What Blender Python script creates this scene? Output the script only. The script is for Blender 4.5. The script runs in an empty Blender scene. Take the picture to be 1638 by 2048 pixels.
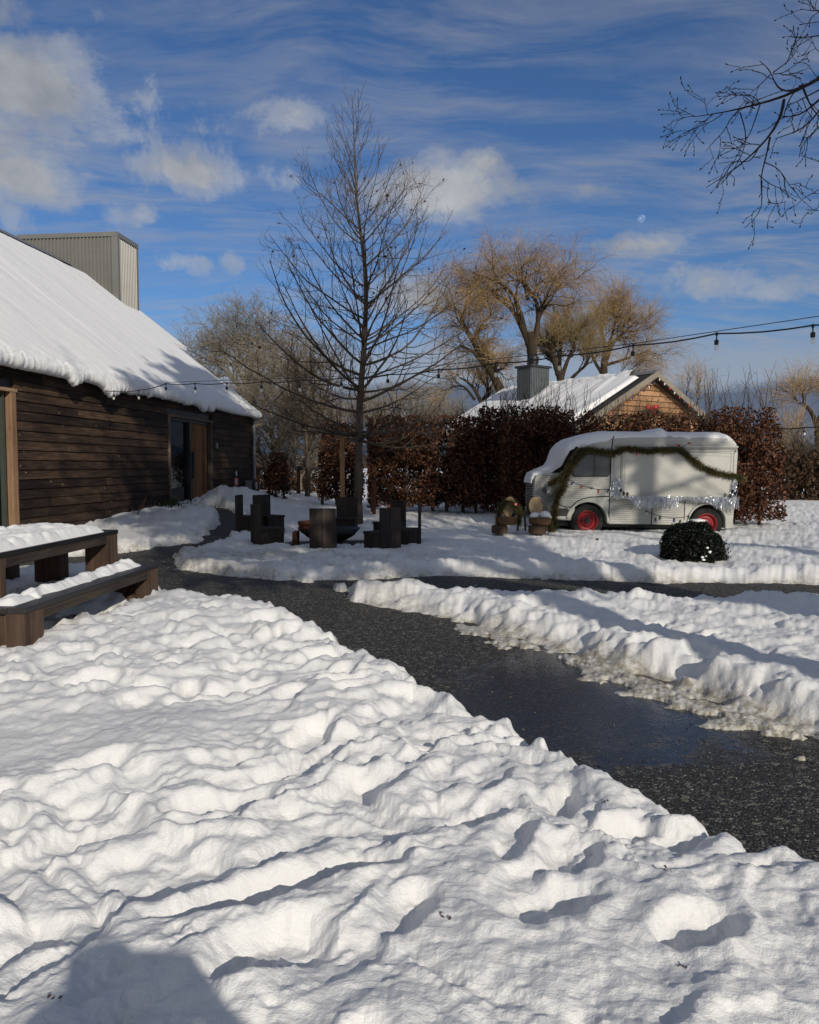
import bpy, math, random
import numpy as np
from mathutils import Vector, Matrix
from mathutils.geometry import tessellate_polygon
rng = np.random.default_rng(7); random.seed(7)
SC = bpy.context.scene; COL = SC.collection
# ---------------------------------------------------------------- camera
F = 1560.0; PITCH = math.atan(92/F); EYE = 1.6
cam = bpy.data.cameras.new("camera"); camo = bpy.data.objects.new("camera", cam); COL.objects.link(camo)
camo.location = (0, 0, EYE); camo.rotation_euler = (math.pi/2-PITCH, 0, 0)
cam.sensor_fit = 'HORIZONTAL'; cam.sensor_width = 36; cam.lens = 36*F/1638
cam.clip_start = .02; cam.clip_end = 12000
SC.camera = camo
# ---------------------------------------------------------------- light
SUN_EL = math.radians(24); SUN_DIR_H = Vector((-.42, .9, 0)).normalized()   # horizontal travel of the light
trav = Vector((SUN_DIR_H.x*math.cos(SUN_EL), SUN_DIR_H.y*math.cos(SUN_EL), -math.sin(SUN_EL)))
sun = bpy.data.lights.new("sun", 'SUN'); suno = bpy.data.objects.new("sun", sun); COL.objects.link(suno)
sun.energy = 4.7; sun.angle = math.radians(.53); sun.color = (1, .925, .80)
suno.rotation_euler = trav.to_track_quat('-Z', 'Y').to_euler(); suno.location = (20, -40, 30)
w = bpy.data.worlds.new("World"); SC.world = w; w.use_nodes = True
SC.view_settings.view_transform = 'Standard'; SC.view_settings.look = 'None'
SC.view_settings.exposure = -.42; SC.view_settings.gamma = 1
SC.cycles.max_bounces = 6; SC.cycles.transparent_max_bounces = 12; SC.cycles.diffuse_bounces = 3; SC.cycles.glossy_bounces = 3
SC.cycles.use_denoising = True

# node helper
class N:
    def __init__(s, tree): s.t = tree; s.n = tree.nodes; s.l = tree.links
    def add(s, typ, **k):
        n = s.n.new(typ)
        for a, b in k.items(): setattr(n, a, b)
        return n
    def put(s, sock, v):
        if v is None: return
        if isinstance(v, bpy.types.NodeSocket): s.l.new(v, sock)
        else: sock.default_value = v
    def m(s, op, a, b=None, c=None, clamp=False):
        n = s.add('ShaderNodeMath', operation=op, use_clamp=clamp)
        s.put(n.inputs[0], a); s.put(n.inputs[1], b); s.put(n.inputs[2], c); return n.outputs[0]
    def vm(s, op, a, b=None, scale=None):
        n = s.add('ShaderNodeVectorMath', operation=op)
        s.put(n.inputs[0], a); s.put(n.inputs[1], b); s.put(n.inputs[3], scale); return n.outputs[0]
    def noise(s, vec, scale, det=4, rough=.55, dist=0, col=False):
        n = s.add('ShaderNodeTexNoise'); s.put(n.inputs['Vector'], vec); n.inputs['Scale'].default_value = scale
        n.inputs['Detail'].default_value = det; n.inputs['Roughness'].default_value = rough; n.inputs['Distortion'].default_value = dist
        return n.outputs['Color' if col else 'Fac']
    def ramp(s, f, stops, interp='LINEAR'):
        n = s.add('ShaderNodeValToRGB'); s.put(n.inputs[0], f); cr = n.color_ramp; cr.interpolation = interp
        while len(cr.elements) < len(stops): cr.elements.new(.5)
        for e, (p, c) in zip(cr.elements, stops):
            e.position = p; e.color = (c, c, c, 1) if isinstance(c, (int, float)) else (*c, 1)
        return n.outputs[0]
    def mix(s, f, a, b, bt='MIX'):
        n = s.add('ShaderNodeMix', data_type='RGBA', blend_type=bt)
        s.put(n.inputs[0], f)
        for k, v in ((6, a), (7, b)):
            if isinstance(v, tuple) and len(v) == 3: v = (*v, 1)
            s.put(n.inputs[k], v)
        return n.outputs[2]
    def mapping(s, vec, sc=(1, 1, 1), loc=(0, 0, 0), rot=(0, 0, 0)):
        n = s.add('ShaderNodeMapping'); s.put(n.inputs[0], vec); n.inputs['Scale'].default_value = sc
        n.inputs['Location'].default_value = loc; n.inputs['Rotation'].default_value = rot; return n.outputs[0]
    def sep(s, v):
        n = s.add('ShaderNodeSeparateXYZ'); s.put(n.inputs[0], v); return n.outputs

def at(px, py, Y):
    a = (px-819)/F; b = (1024-py)/F; c, s_ = math.cos(PITCH), math.sin(PITCH)
    dy = c+b*s_; dz = -s_+b*c; k = Y/dy
    return np.array((a*k, Y, EYE+dz*k))
def angs(px, py):
    p = at(px, py, 1.0)-np.array((0, 0, EYE)); return math.atan2(p[0], p[1]), math.atan2(p[2], math.hypot(p[0], p[1]))

def build_world():
    T = N(w.node_tree); T.n.clear()
    out = T.add('ShaderNodeOutputWorld'); bg = T.add('ShaderNodeBackground'); T.l.new(bg.outputs[0], out.inputs[0])
    sky = T.add('ShaderNodeTexSky'); sky.sky_type = 'NISHITA'; sky.sun_disc = False
    sky.sun_elevation = SUN_EL; sky.sun_rotation = math.atan2(-SUN_DIR_H.x, -SUN_DIR_H.y)
    sky.altitude = 100; sky.air_density = 1.0; sky.dust_density = .35; sky.ozone_density = 3.2
    d = T.add('ShaderNodeTexCoord').outputs['Generated']
    x, y, z = T.sep(d)
    wn = T.noise(d, 5, 5, .6, col=True); wv = T.vm('SCALE', T.vm('SUBTRACT', wn, (.5, .5, .5)), scale=.055)
    d2 = T.vm('ADD', d, wv); x2, y2, z2 = T.sep(d2)
    az = T.m('ARCTAN2', x2, y2); el = T.m('ARCSINE', z2)
    blobs = [  # px, py, half sizes px, strength
        (80, 175, 185, 95, 1.25), (20, 40, 90, 60, .8), (190, 260, 110, 45, .75), (45, 360, 110, 55, .95), (20, 440, 60, 35, .6), (360, 345, 120, 45, .95),
        (585, 225, 95, 36, .52), (560, 350, 90, 38, .5), (740, 205, 30, 14, .35), (890, 380, 150, 75, 1.15), (960, 330, 70, 40, .8), (260, 440, 60, 20, .5), (370, 530, 80, 26, .55),
        (470, 530, 40, 26, .5), (850, 590, 130, 48, .95), (1270, 506, 115, 26, .95), (1400, 570, 200, 34, .62), (1580, 570, 160, 32, .7), (1170, 400, 50, 16, .4),
        (990, 500, 60, 20, .3), (-160, 250, 200, 160, 1.0), (1900, 560, 200, 40, .8), (700, 560, 90, 20, .3)]
    tot = None
    for px, py, sx, sy, a in blobs:
        a0, e0 = angs(px, py); sa = sx/F*.8; se = sy/F*.8
        u = T.m('DIVIDE', T.m('SUBTRACT', az, a0), sa); v = T.m('DIVIDE', T.m('SUBTRACT', el, e0), se)
        g = T.m('MULTIPLY', T.m('EXPONENT', T.m('MULTIPLY', T.m('ADD', T.m('MULTIPLY', u, u), T.m('MULTIPLY', v, v)), -.8)), a)
        tot = g if tot is None else T.m('MAXIMUM', tot, g)
    # generic clouds behind the viewer, unseen, thickened to neutralise the ambient light
    n1 = T.noise(d, 8, 10, .68, .3)
    dens = T.m('ADD', T.m('MULTIPLY', tot, 1.12), T.m('MULTIPLY', T.m('SUBTRACT', n1, .55), 2.6))
    rest = T.m('MULTIPLY', T.ramp(y, [(.0, 1), (.12, 0)]), T.m('ADD', T.noise(d, 2.2, 5, .6), .35))
    dens = T.m('ADD', dens, rest)
    puff = T.ramp(dens, [(.20, 0), (.60, .48), (1.0, .9)], 'EASE')
    # thin high cirrus, combed across the sky
    pl = T.vm('DIVIDE', d, T.add('ShaderNodeCombineXYZ').outputs[0])
    cmb = T.add('ShaderNodeCombineXYZ'); zz = T.m('ADD', T.m('MAXIMUM', z, 0), .12)
    T.l.new(T.m('DIVIDE', x, zz), cmb.inputs[0]); T.l.new(T.m('DIVIDE', y, zz), cmb.inputs[1])
    T.n.remove(pl.node)
    wv2 = T.vm('SCALE', T.noise(cmb.outputs[0], 1.1, 3, .5, col=True), scale=.45)
    q = T.vm('ADD', cmb.outputs[0], wv2)
    c1 = T.noise(T.mapping(q, (2.6, 9.5, 1), rot=(0, 0, .10)), 1.0, 7, .62)
    c2 = T.noise(T.mapping(q, (1.1, 1.5, 1)), 1.0, 3, .5)
    cir = T.m('MULTIPLY', T.ramp(c1, [(.40, 0), (.70, 1)]), T.ramp(c2, [(.34, .25), (.60, 1)]))
    cir = T.m('MULTIPLY', cir, 1.0)
    # bank of stratus low on the right and behind the trees
    st = T.noise(T.mapping(d, (3, 3, 26)), 1.0, 5, .55)
    h0 = T.m('ADD', el, T.m('MULTIPLY', T.m('SUBTRACT', st, .5), .035))
    low = T.ramp(h0, [(0.0, 1), (.094, 1), (.106, .0)])            # dark bank
    veil = T.ramp(h0, [(.06, .95), (.135, .9), (.165, 0)])         # brighter veil above
    skyc = T.mix(1, sky.outputs[0], (.62, .83, 1.10), 'MULTIPLY')
    K = 1.0
    shade = T.ramp(T.noise(T.mapping(d2, loc=(0, 0, .03)), 6, 6, .6), [(.30, (3.1, 3.3, 3.75)), (.66, (6.8, 6.95, 7.1))])
    c = T.mix(T.m('MULTIPLY', cir, .62), skyc, (4.6, 4.8, 5.2))
    c = T.mix(puff, c, shade)
    c = T.mix(T.m('MULTIPLY', veil, .85), c, (4.1, 4.6, 5.5))
    c = T.mix(T.m('MULTIPLY', low, .9), c, T.ramp(st, [(.3, (1.05, 1.4, 2.2)), (.7, (1.5, 1.9, 2.8))]))
    T.l.new(c, bg.inputs[0]); bg.inputs[1].default_value = .1
build_world()
# ---------------------------------------------------------------- objects
def tag(o, label=None, cat=None, group=None, kind=None):
    if label: o['label'] = label
    if cat: o['category'] = cat
    if group: o['group'] = group
    if kind: o['kind'] = kind
    return o
def thing(name, label, cat, loc=(0, 0, 0), group=None, rot=(0, 0, 0)):
    o = bpy.data.objects.new(name, None); COL.objects.link(o); o.location = loc; o.rotation_euler = rot
    o.empty_display_size = .2
    return tag(o, label, cat, group)
def copy_tree(o, parent=None):
    c = o.copy(); COL.objects.link(c)
    if parent is not None: c.parent = parent
    for ch in list(o.children): copy_tree(ch, c)
    return c
def org(o):   # summed location of an object and its parents (unrotated frames)
    v = np.zeros(3)
    while o is not None: v += np.array(o.location); o = o.parent
    return v
class MB:
    """collects world-space (or root-local) geometry; build() links ONE mesh object"""
    def __init__(s): s.V = []; s.Q = []; s.T = []; s.P = []; s.n = 0
    def addv(s, v): v = np.asarray(v, float).reshape(-1, 3); i = s.n; s.V.append(v); s.n += len(v); return i
    def quads(s, v, q): i = s.addv(v); s.Q.append(np.asarray(q, int).reshape(-1, 4)+i); return s
    def tris(s, v, t): i = s.addv(v); s.T.append(np.asarray(t, int).reshape(-1, 3)+i); return s
    def hexa(s, p8):  # bottom 4 ccw, top 4
        return s.quads(p8, [(3, 2, 1, 0), (4, 5, 6, 7), (0, 1, 5, 4), (1, 2, 6, 5), (2, 3, 7, 6), (3, 0, 4, 7)])
    def box(s, c, size, rz=0, R=None):
        h = np.array(size)/2; p = np.array([(-1, -1, -1), (1, -1, -1), (1, 1, -1), (-1, 1, -1), (-1, -1, 1), (1, -1, 1), (1, 1, 1), (-1, 1, 1)])*h
        if R is None:
            cz, sz = math.cos(rz), math.sin(rz); R = np.array(((cz, -sz, 0), (sz, cz, 0), (0, 0, 1)))
        return s.hexa(p@np.asarray(R).T+np.array(c))
    def frame(s, O, X, Y, Z, x0, x1, y0, y1, z0, z1):  # box in a frame
        O, X, Y, Z = map(np.asarray, (O, X, Y, Z)); p = []
        for zz in (z0, z1):
            for xx, yy in ((x0, y0), (x1, y0), (x1, y1), (x0, y1)): p.append(O+X*xx+Y*yy+Z*zz)
        return s.hexa(p)
    def poly_prism(s, pts, thick_vec):  # planar polygon extruded
        pts = np.asarray(pts, float); n = len(pts); tv = np.asarray(thick_vec, float)
        t = tessellate_polygon([[Vector(p) for p in pts]])
        i = s.addv(np.vstack([pts, pts+tv])); t = np.array(t, int).reshape(-1, 3)
        s.T.append(t+i); s.T.append(t[:, ::-1]+i+n)
        a = np.arange(n); b = (a+1) % n
        s.Q.append(np.stack([a, a+n, b+n, b], 1)+i); return s
    def tubes(s, P, R, k=5, cap=True):  # P (N,n,3) R (N,n)
        P = np.asarray(P, float); R = np.asarray(R, float)
        if P.ndim == 2: P = P[None]; R = np.broadcast_to(R, P.shape[:2])
        n0, n = P.shape[:2]
        Tn = np.gradient(P, axis=1); Tn /= np.linalg.norm(Tn, axis=2, keepdims=True)+1e-9
        ref = np.zeros((n0, 1, 3)); mt = np.abs(Tn.mean(1)); ref[np.arange(n0), 0, mt.argmin(1)] = 1
        A = np.cross(Tn, ref); A /= np.linalg.norm(A, axis=2, keepdims=True)+1e-9; B = np.cross(Tn, A)
        th = np.arange(k)/k*2*np.pi
        V = P[:, :, None]+R[:, :, None, None]*(A[:, :, None]*np.cos(th)[:, None]+B[:, :, None]*np.sin(th)[:, None])
        i = s.addv(V.reshape(-1, 3))
        a = np.arange(n0)[:, None, None]*n*k+np.arange(n-1)[None, :, None]*k; j = np.arange(k); j2 = (j+1) % k
        q = np.stack([a+j, a+j2, a+k+j2, a+k+j], -1).reshape(-1, 4)
        s.Q.append(q+i)
        if cap and n0 < 400 and k > 2:
            for m in range(n0):
                for e in (0, n-1):
                    c = s.addv([P[m, e]]); base = i+m*n*k+e*k
                    tt = np.stack([np.full(k, c), base+j2, base+j], 1) if e == 0 else np.stack([np.full(k, c), base+j, base+j2], 1)
                    s.T.append(tt)
        return s
    def ell(s, c, r, nu=16, nv=10, jit=0):
        u = np.arange(nu)/nu*2*np.pi; v = np.linspace(0, np.pi, nv)
        V = np.stack([np.outer(np.sin(v), np.cos(u)), np.outer(np.sin(v), np.sin(u)), np.outer(np.cos(v), np.ones(nu))], -1)
        if jit: V = V*(1+jit*rng.standard_normal((nv, nu, 1)))
        i = s.addv((V*np.array(r)+np.array(c)).reshape(-1, 3))
        a = np.arange(nv-1)[:, None]*nu; j = np.arange(nu); j2 = (j+1) % nu
        s.Q.append(np.stack([a+j, a+nu+j, a+nu+j2, a+j2], -1).reshape(-1, 4)+i); return s
    def lathe(s, prof, O=(0, 0, 0), X=(1, 0, 0), Y=(0, 1, 0), Z=(0, 0, 1), k=24):  # prof [(r,h)]
        O, X, Y, Z = (np.asarray(v, float) for v in (O, X, Y, Z)); th = np.arange(k)/k*2*np.pi
        V = np.array([O+r*(X*math.cos(t)+Y*math.sin(t))+Z*h for r, h in prof for t in th])
        i = s.addv(V); n = len(prof); a = np.arange(n-1)[:, None]*k; j = np.arange(k); j2 = (j+1) % k
        s.Q.append(np.stack([a+j, a+j2, a+k+j2, a+k+j], -1).reshape(-1, 4)+i); return s
    def grid(s, V, flip=False):  # V (a,b,3)
        V = np.asarray(V); a, b = V.shape[:2]; i = s.addv(V.reshape(-1, 3))
        r = np.arange(a-1)[:, None]*b; c = np.arange(b-1)
        q = np.stack([r+c, r+c+1, r+b+c+1, r+b+c], -1).reshape(-1, 4)
        s.Q.append((q[:, ::-1] if flip else q)+i); return s
    def cards(s, C, size, aspect=1.6, up=None, curl=.35, nrm=None):  # random oriented leaf cards, bent along the middle
        C = np.asarray(C); n = len(C); size = np.broadcast_to(np.asarray(size, float), (n,))[:, None]
        a = rng.standard_normal((n, 3))
        if up is not None: a = a*.55+np.asarray(up)
        a /= np.linalg.norm(a, axis=1, keepdims=True)
        b = np.cross(a, rng.standard_normal((n, 3))); b /= np.linalg.norm(b, axis=1, keepdims=True)+1e-9; c = np.cross(a, b)
        L = size*aspect*a*.5; W = size*b*.5; Z = c*size*curl*rng.uniform(-1, 1, (n, 1))
        V = np.stack([C-L, C+W+Z, C+L, C-W+Z], 1)
        idx = np.arange(n*4).reshape(n, 4)
        i = s.addv(V.reshape(-1, 3)); s.Q.append(idx+i); return s
    def build(s, name, mat, parent=None, smooth=False, local=False, bevel=0, attr=None):
        V = np.vstack(s.V); o0 = np.zeros(3)
        if parent is not None and not local: o0 = org(parent)
        V = V-o0
        Q = np.vstack(s.Q) if s.Q else np.zeros((0, 4), int); T = np.vstack(s.T) if s.T else np.zeros((0, 3), int)
        me = bpy.data.meshes.new(name); me.vertices.add(len(V)); me.vertices.foreach_set('co', V.astype(np.float32).ravel())
        nl = len(Q)*4+len(T)*3; me.loops.add(nl); me.polygons.add(len(Q)+len(T))
        me.loops.foreach_set('vertex_index', np.concatenate([Q.ravel(), T.ravel()]).astype(np.int32))
        ls = np.concatenate([np.arange(len(Q))*4, len(Q)*4+np.arange(len(T))*3]).astype(np.int32)
        me.polygons.foreach_set('loop_start', ls)
        me.polygons.foreach_set('use_smooth', np.full(len(Q)+len(T), smooth))
        if attr:
            for k, a in attr.items(): me.attributes.new(k, 'FLOAT', 'POINT').data.foreach_set('value', np.asarray(a, np.float32).ravel())
        me.update(calc_edges=True); me.validate()
        me.materials.append(mat)
        o = bpy.data.objects.new(name, me); COL.objects.link(o)
        if parent is not None: o.parent = parent
        if bevel:
            b = o.modifiers.new('bevel', 'BEVEL'); b.width = bevel; b.segments = 2; b.limit_method = 'ANGLE'; b.harden_normals = False
        return o

# ---------------------------------------------------------------- materials
def material(name, rough=.7, spec=.3, metal=0):
    m = bpy.data.materials.new(name); m.use_nodes = True; T = N(m.node_tree)
    T.bsdf = T.n['Principled BSDF']; T.bsdf.inputs['Roughness'].default_value = rough
    T.bsdf.inputs['Specular IOR Level'].default_value = spec; T.bsdf.inputs['Metallic'].default_value = metal
    return m, T
def bump(T, h, strength=.4, dist=.02):
    b = T.add('ShaderNodeBump'); b.inputs['Strength'].default_value = strength; b.inputs['Distance'].default_value = dist
    T.put(b.inputs['Height'], h); T.l.new(b.outputs[0], T.bsdf.inputs['Normal'])
def plain(name, col, rough=.6, spec=.3, metal=0, var=.25, scale=8, bs=.15):
    m, T = material(name, rough, spec, metal); g = T.add('ShaderNodeTexCoord').outputs['Object']
    n = T.noise(g, scale, 5, .6)
    T.l.new(T.mix(n, tuple(c*(1-var) for c in col), tuple(min(1, c*(1+var)) for c in col)), T.bsdf.inputs['Base Color'])
    bump(T, T.noise(g, scale*6, 3, .6), bs, .01); return m
def island(T): return T.add('ShaderNodeNewGeometry').outputs['Random Per Island']
def wood(name, c1, c2, axis='Z', scale=14, rough=.75, bs=.5, spec=.2, stain=None):
    m, T = material(name, rough, spec); g = T.add('ShaderNodeTexCoord').outputs['Object']; r = island(T)
    off = T.add('ShaderNodeCombineXYZ'); T.l.new(T.m('MULTIPLY', r, 37.0), off.inputs[0]); T.l.new(T.m('MULTIPLY', r, 11.0), off.inputs[2])
    g2 = T.vm('ADD', g, off.outputs[0])
    sc = {'X': (.07, 1, 1), 'Y': (1, .07, 1), 'Z': (1, 1, .07)}[axis]
    n = T.noise(T.mapping(g2, sc), scale*2, 7, .65, .6); n2 = T.noise(g2, 1.6, 4, .6)
    f = T.m('ADD', T.m('MULTIPLY', n, .65), T.m('ADD', T.m('MULTIPLY', n2, .35), T.m('MULTIPLY', T.m('SUBTRACT', r, .5), .34)))
    c = T.ramp(f, [(.28, c1), (.72, c2)])
    T.l.new(c, T.bsdf.inputs['Base Color']); bump(T, n, bs, .006); return m
M = {}
def leafmat(name, cols, rough=.7, spec=.15, trans=.25):
    m, T = material(name, rough, spec); r = island(T)
    n = len(cols); c = T.ramp(r, [(i/(n-1), cc) for i, cc in enumerate(cols)])
    T.l.new(c, T.bsdf.inputs['Base Color'])
    tb = T.add('ShaderNodeBsdfTranslucent'); T.l.new(c, tb.inputs[0])
    mx = T.add('ShaderNodeMixShader'); mx.inputs[0].default_value = trans
    T.l.new(T.bsdf.outputs[0], mx.inputs[1]); T.l.new(tb.outputs[0], mx.inputs[2]); T.l.new(mx.outputs[0], T.n['Material Output'].inputs[0])
    return m
def mk_snow():
    m, T = material('snow', .55, .25); g = T.add('ShaderNodeTexCoord').outputs['Object']
    n = T.noise(g, 3.1, 4, .6)
    c = T.ramp(n, [(.3, (.735, .735, .735)), (.7, (.80, .795, .785))])
    a = T.add('ShaderNodeAttribute'); a.attribute_name = 'dirt'
    spk = T.ramp(T.noise(g, 70, 3, .7), [(.45, 0), (.7, 1)])
    d = T.m('MULTIPLY', a.outputs['Fac'], T.m('ADD', T.ramp(T.noise(g, 16, 5, .7), [(.35, .25), (.6, 1)]), T.m('MULTIPLY', spk, .35)), clamp=True)
    c = T.mix(d, c, T.ramp(T.noise(g, 11, 4), [(.35, (.20, .175, .13)), (.65, (.48, .45, .37))]))
    T.l.new(c, T.bsdf.inputs['Base Color'])
    T.bsdf.inputs['Subsurface Weight'].default_value = 0
    h = T.m('ADD', T.m('MULTIPLY', T.noise(g, 55, 4, .7), .45), T.m('MULTIPLY', T.noise(g, 300, 2, .6), .16))
    bump(T, h, .6, .03)
    return m
M['snow'] = mk_snow()
def mk_rsnow():
    m, T = material('roof_snow', .55, .25); g = T.add('ShaderNodeTexCoord').outputs['Object']
    T.bsdf.inputs['Base Color'].default_value = (.78, .775, .77, 1)
    bump(T, T.noise(g, 30, 5, .65), .3, .02); return m
M['rsnow'] = mk_rsnow()
def mk_siding():
    m, T = material('burnt_siding', .72, .25); g = T.add('ShaderNodeTexCoord').outputs['Object']; r = island(T)
    off = T.add('ShaderNodeCombineXYZ'); T.l.new(T.m('MULTIPLY', r, 53.0), off.inputs[1]); T.l.new(T.m('MULTIPLY', r, 17.0), off.inputs[2])
    g2 = T.vm('ADD', g, off.outputs[0])
    gr = T.noise(T.mapping(g2, (4, .9, 26)), 2.2, 7, .68, .5)
    bl = T.noise(T.mapping(g2, (1, .5, 3)), 1.2, 4, .6)
    f = T.m('ADD', T.m('MULTIPLY', gr, .66), T.m('ADD', T.m('MULTIPLY', bl, .30), T.m('MULTIPLY', r, .13)))
    c = T.ramp(f, [(.34, (.005, .004, .003)), (.47, (.020, .012, .008)), (.62, (.076, .046, .029)), (.80, (.19, .12, .075))])
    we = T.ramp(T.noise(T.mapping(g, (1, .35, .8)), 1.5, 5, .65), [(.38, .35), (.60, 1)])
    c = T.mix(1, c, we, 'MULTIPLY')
    # pale resin knots, with a short dribble under each
    v = T.add('ShaderNodeTexVoronoi'); T.put(v.inputs['Vector'], T.mapping(g, (5.2, 5.2, 5.2))); v.inputs['Scale'].default_value = 1; v.inputs['Randomness'].default_value = 1
    kn = T.ramp(v.outputs['Distance'], [(.0, 1), (.06, 1), (.085, 0)])
    ksel = T.m('GREATER_THAN', T.sep(v.outputs['Color'])[0], .35)
    c = T.mix(T.m('MULTIPLY', kn, T.m('MULTIPLY', ksel, .75)), c, (.42, .30, .2))
    T.l.new(c, T.bsdf.inputs['Base Color']); bump(T, gr, .5, .008); return m
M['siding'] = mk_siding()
M['darkwood'] = wood('dark_weathered_wood', (.012, .009, .008), (.062, .047, .039), 'Z', 10, bs=.6)
M['darkwood_y'] = wood('dark_rail_wood', (.022, .018, .016), (.10, .078, .06), 'Y', 10, bs=.6)
M['topwood'] = wood('wet_black_wood', (.006, .006, .006), (.03, .027, .025), 'Y', 10, .45, spec=.4)
M['legwood'] = wood('brown_leg_wood', (.028, .017, .012), (.115, .075, .052), 'Z', 9, bs=.6)
M['trimwood'] = wood('cedar_trim', (.15, .085, .05), (.36, .235, .14), 'Z', 10)
M['doorwood'] = wood('cedar_door', (.07, .032, .015), (.24, .115, .05), 'Z', 8)
M['greytrim'] = wood('grey_trim', (.05, .04, .03), (.17, .13, .10), 'Z', 10)
M['cedar'] = wood('cedar_gable', (.22, .12, .06), (.40, .235, .125), 'X', 3)
M['post'] = wood('golden_post', (.22, .12, .05), (.44, .26, .11), 'Z', 9)
M['redpost'] = wood('red_brown_post', (.06, .022, .012), (.16, .07, .04), 'Z', 9)
M['bark'] = wood('tree_bark', (.035, .028, .022), (.13, .10, .075), 'Z', 12, .9, .9)
M['willowbark'] = wood('willow_bark', (.016, .012, .008), (.065, .045, .028), 'Z', 12, .9, .9)
M['greybark'] = wood('grey_bark', (.08, .072, .055), (.28, .25, .19), 'Z', 12, .9, .9)
M['blackbark'] = wood('black_bark', (.012, .010, .010), (.05, .042, .038), 'Z', 12, .9, .9)
M['twig'] = plain('twig', (.10, .078, .055), .85, .15, var=.3)
M['greytwig'] = plain('grey_twig', (.23, .195, .15), .85, .15, var=.3)
M['willowtwig'] = leafmat('willow_twig', [(.20, .13, .06), (.42, .28, .13), (.56, .38, .18)], trans=.2)
M['willowtwig2'] = leafmat('willow_twig_olive', [(.17, .13, .06), (.28, .21, .10), (.36, .27, .13)], trans=.2)
M['beech'] = leafmat('beech_leaf', [(.022, .010, .007), (.068, .028, .016), (.125, .052, .029), (.24, .12, .07)])
M['brush'] = leafmat('dark_brush', [(.03, .022, .014), (.08, .05, .03), (.13, .07, .04)])
M['box'] = leafmat('boxwood_leaf', [(.002, .003, .002), (.005, .008, .004), (.009, .013, .006)], .5, .3, .1)
M['needle'] = leafmat('garland_needle', [(.035, .05, .018), (.07, .08, .03), (.13, .10, .04), (.20, .13, .06)])
M['dryleaf'] = leafmat('dry_leaf', [(.05, .025, .015), (.09, .04, .025)])
M['black'] = plain('black_metal', (.015, .015, .016), .45, .4)
M['glass'] = None
def mk_glass(name, col, rough=.04, ior=1.25):
    m, T = material(name, rough, .5); T.bsdf.inputs['Base Color'].default_value = (*col, 1); T.bsdf.inputs['IOR'].default_value = ior
    g = T.add('ShaderNodeTexCoord').outputs['Object']; bump(T, T.noise(g, 1.1, 2), .12, .03); return m
M['glass'] = mk_glass('dark_glass', (.006, .007, .008)); M['glass2'] = mk_glass('cab_glass', (.05, .056, .062), .12, 1.6)
def mk_corr(name, col, axisvec=(1, 0, 0)):
    m, T = material(name, .45, .4, .35); T.bsdf.inputs['Base Color'].default_value = (*col, 1)
    g = T.add('ShaderNodeTexCoord').outputs['Object']; T.l.new(T.mix(T.noise(g, 2, 4), tuple(c*.85 for c in col), tuple(c*1.12 for c in col)), T.bsdf.inputs['Base Color'])
    return m
M['metal'] = mk_corr('grey_metal', (.21, .205, .19)); M['metal2'] = mk_corr('blue_grey_metal', (.12, .135, .14)); M['darkmetal'] = mk_corr('charcoal_metal', (.045, .047, .05))
M['pipe'] = mk_corr('zinc_pipe', (.28, .285, .29))
def mk_path():
    m, T = material('wet_gravel', .5, .4); g = T.add('ShaderNodeTexCoord').outputs['Object']
    v = T.add('ShaderNodeTexVoronoi'); T.put(v.inputs['Vector'], g); v.inputs['Scale'].default_value = 75
    v2 = T.add('ShaderNodeTexVoronoi'); T.put(v2.inputs['Vector'], g); v2.inputs['Scale'].default_value = 34
    rc = T.sep(v.outputs['Color'])[0]; rc2 = T.sep(v2.outputs['Color'])[1]
    c = T.ramp(rc, [(0, (.011, .010, .009)), (.6, (.032, .029, .023)), (.86, (.07, .065, .055)), (.95, (.11, .10, .088)), (1, (.24, .23, .20))])
    c = T.mix(T.m('MULTIPLY', T.m('GREATER_THAN', rc2, .93), .6), c, (.2, .185, .15))
    a = T.add('ShaderNodeAttribute'); a.attribute_name = 'wet'
    wn = T.m('ADD', a.outputs['Fac'], T.m('MULTIPLY', T.m('SUBTRACT', T.noise(g, 2.2, 6, .65), .5), 1.1))
    wet = T.ramp(wn, [(.42, 0), (.58, 1)])
    c = T.mix(T.m('MULTIPLY', wet, .8), c, (.011, .011, .011))
    T.l.new(c, T.bsdf.inputs['Base Color'])
    T.l.new(T.m('SUBTRACT', .62, T.m('MULTIPLY', wet, .50)), T.bsdf.inputs['Roughness'])
    b = T.add('ShaderNodeBump'); b.inputs['Distance'].default_value = .02
    T.l.new(T.m('SUBTRACT', .9, T.m('MULTIPLY', wet, .80)), b.inputs['Strength'])
    T.l.new(T.m('ADD', T.m('MULTIPLY', v.outputs['Distance'], -.7), T.m('MULTIPLY', T.noise(g, 18, 4), .5)), b.inputs['Height']); T.l.new(b.outputs[0], T.bsdf.inputs['Normal'])
    return m
M['path'] = mk_path()
M['pebble'] = leafmat('pebble', [(.012, .012, .011), (.035, .032, .028), (.07, .065, .055), (.22, .21, .18)], .5, .4, 0)
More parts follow.
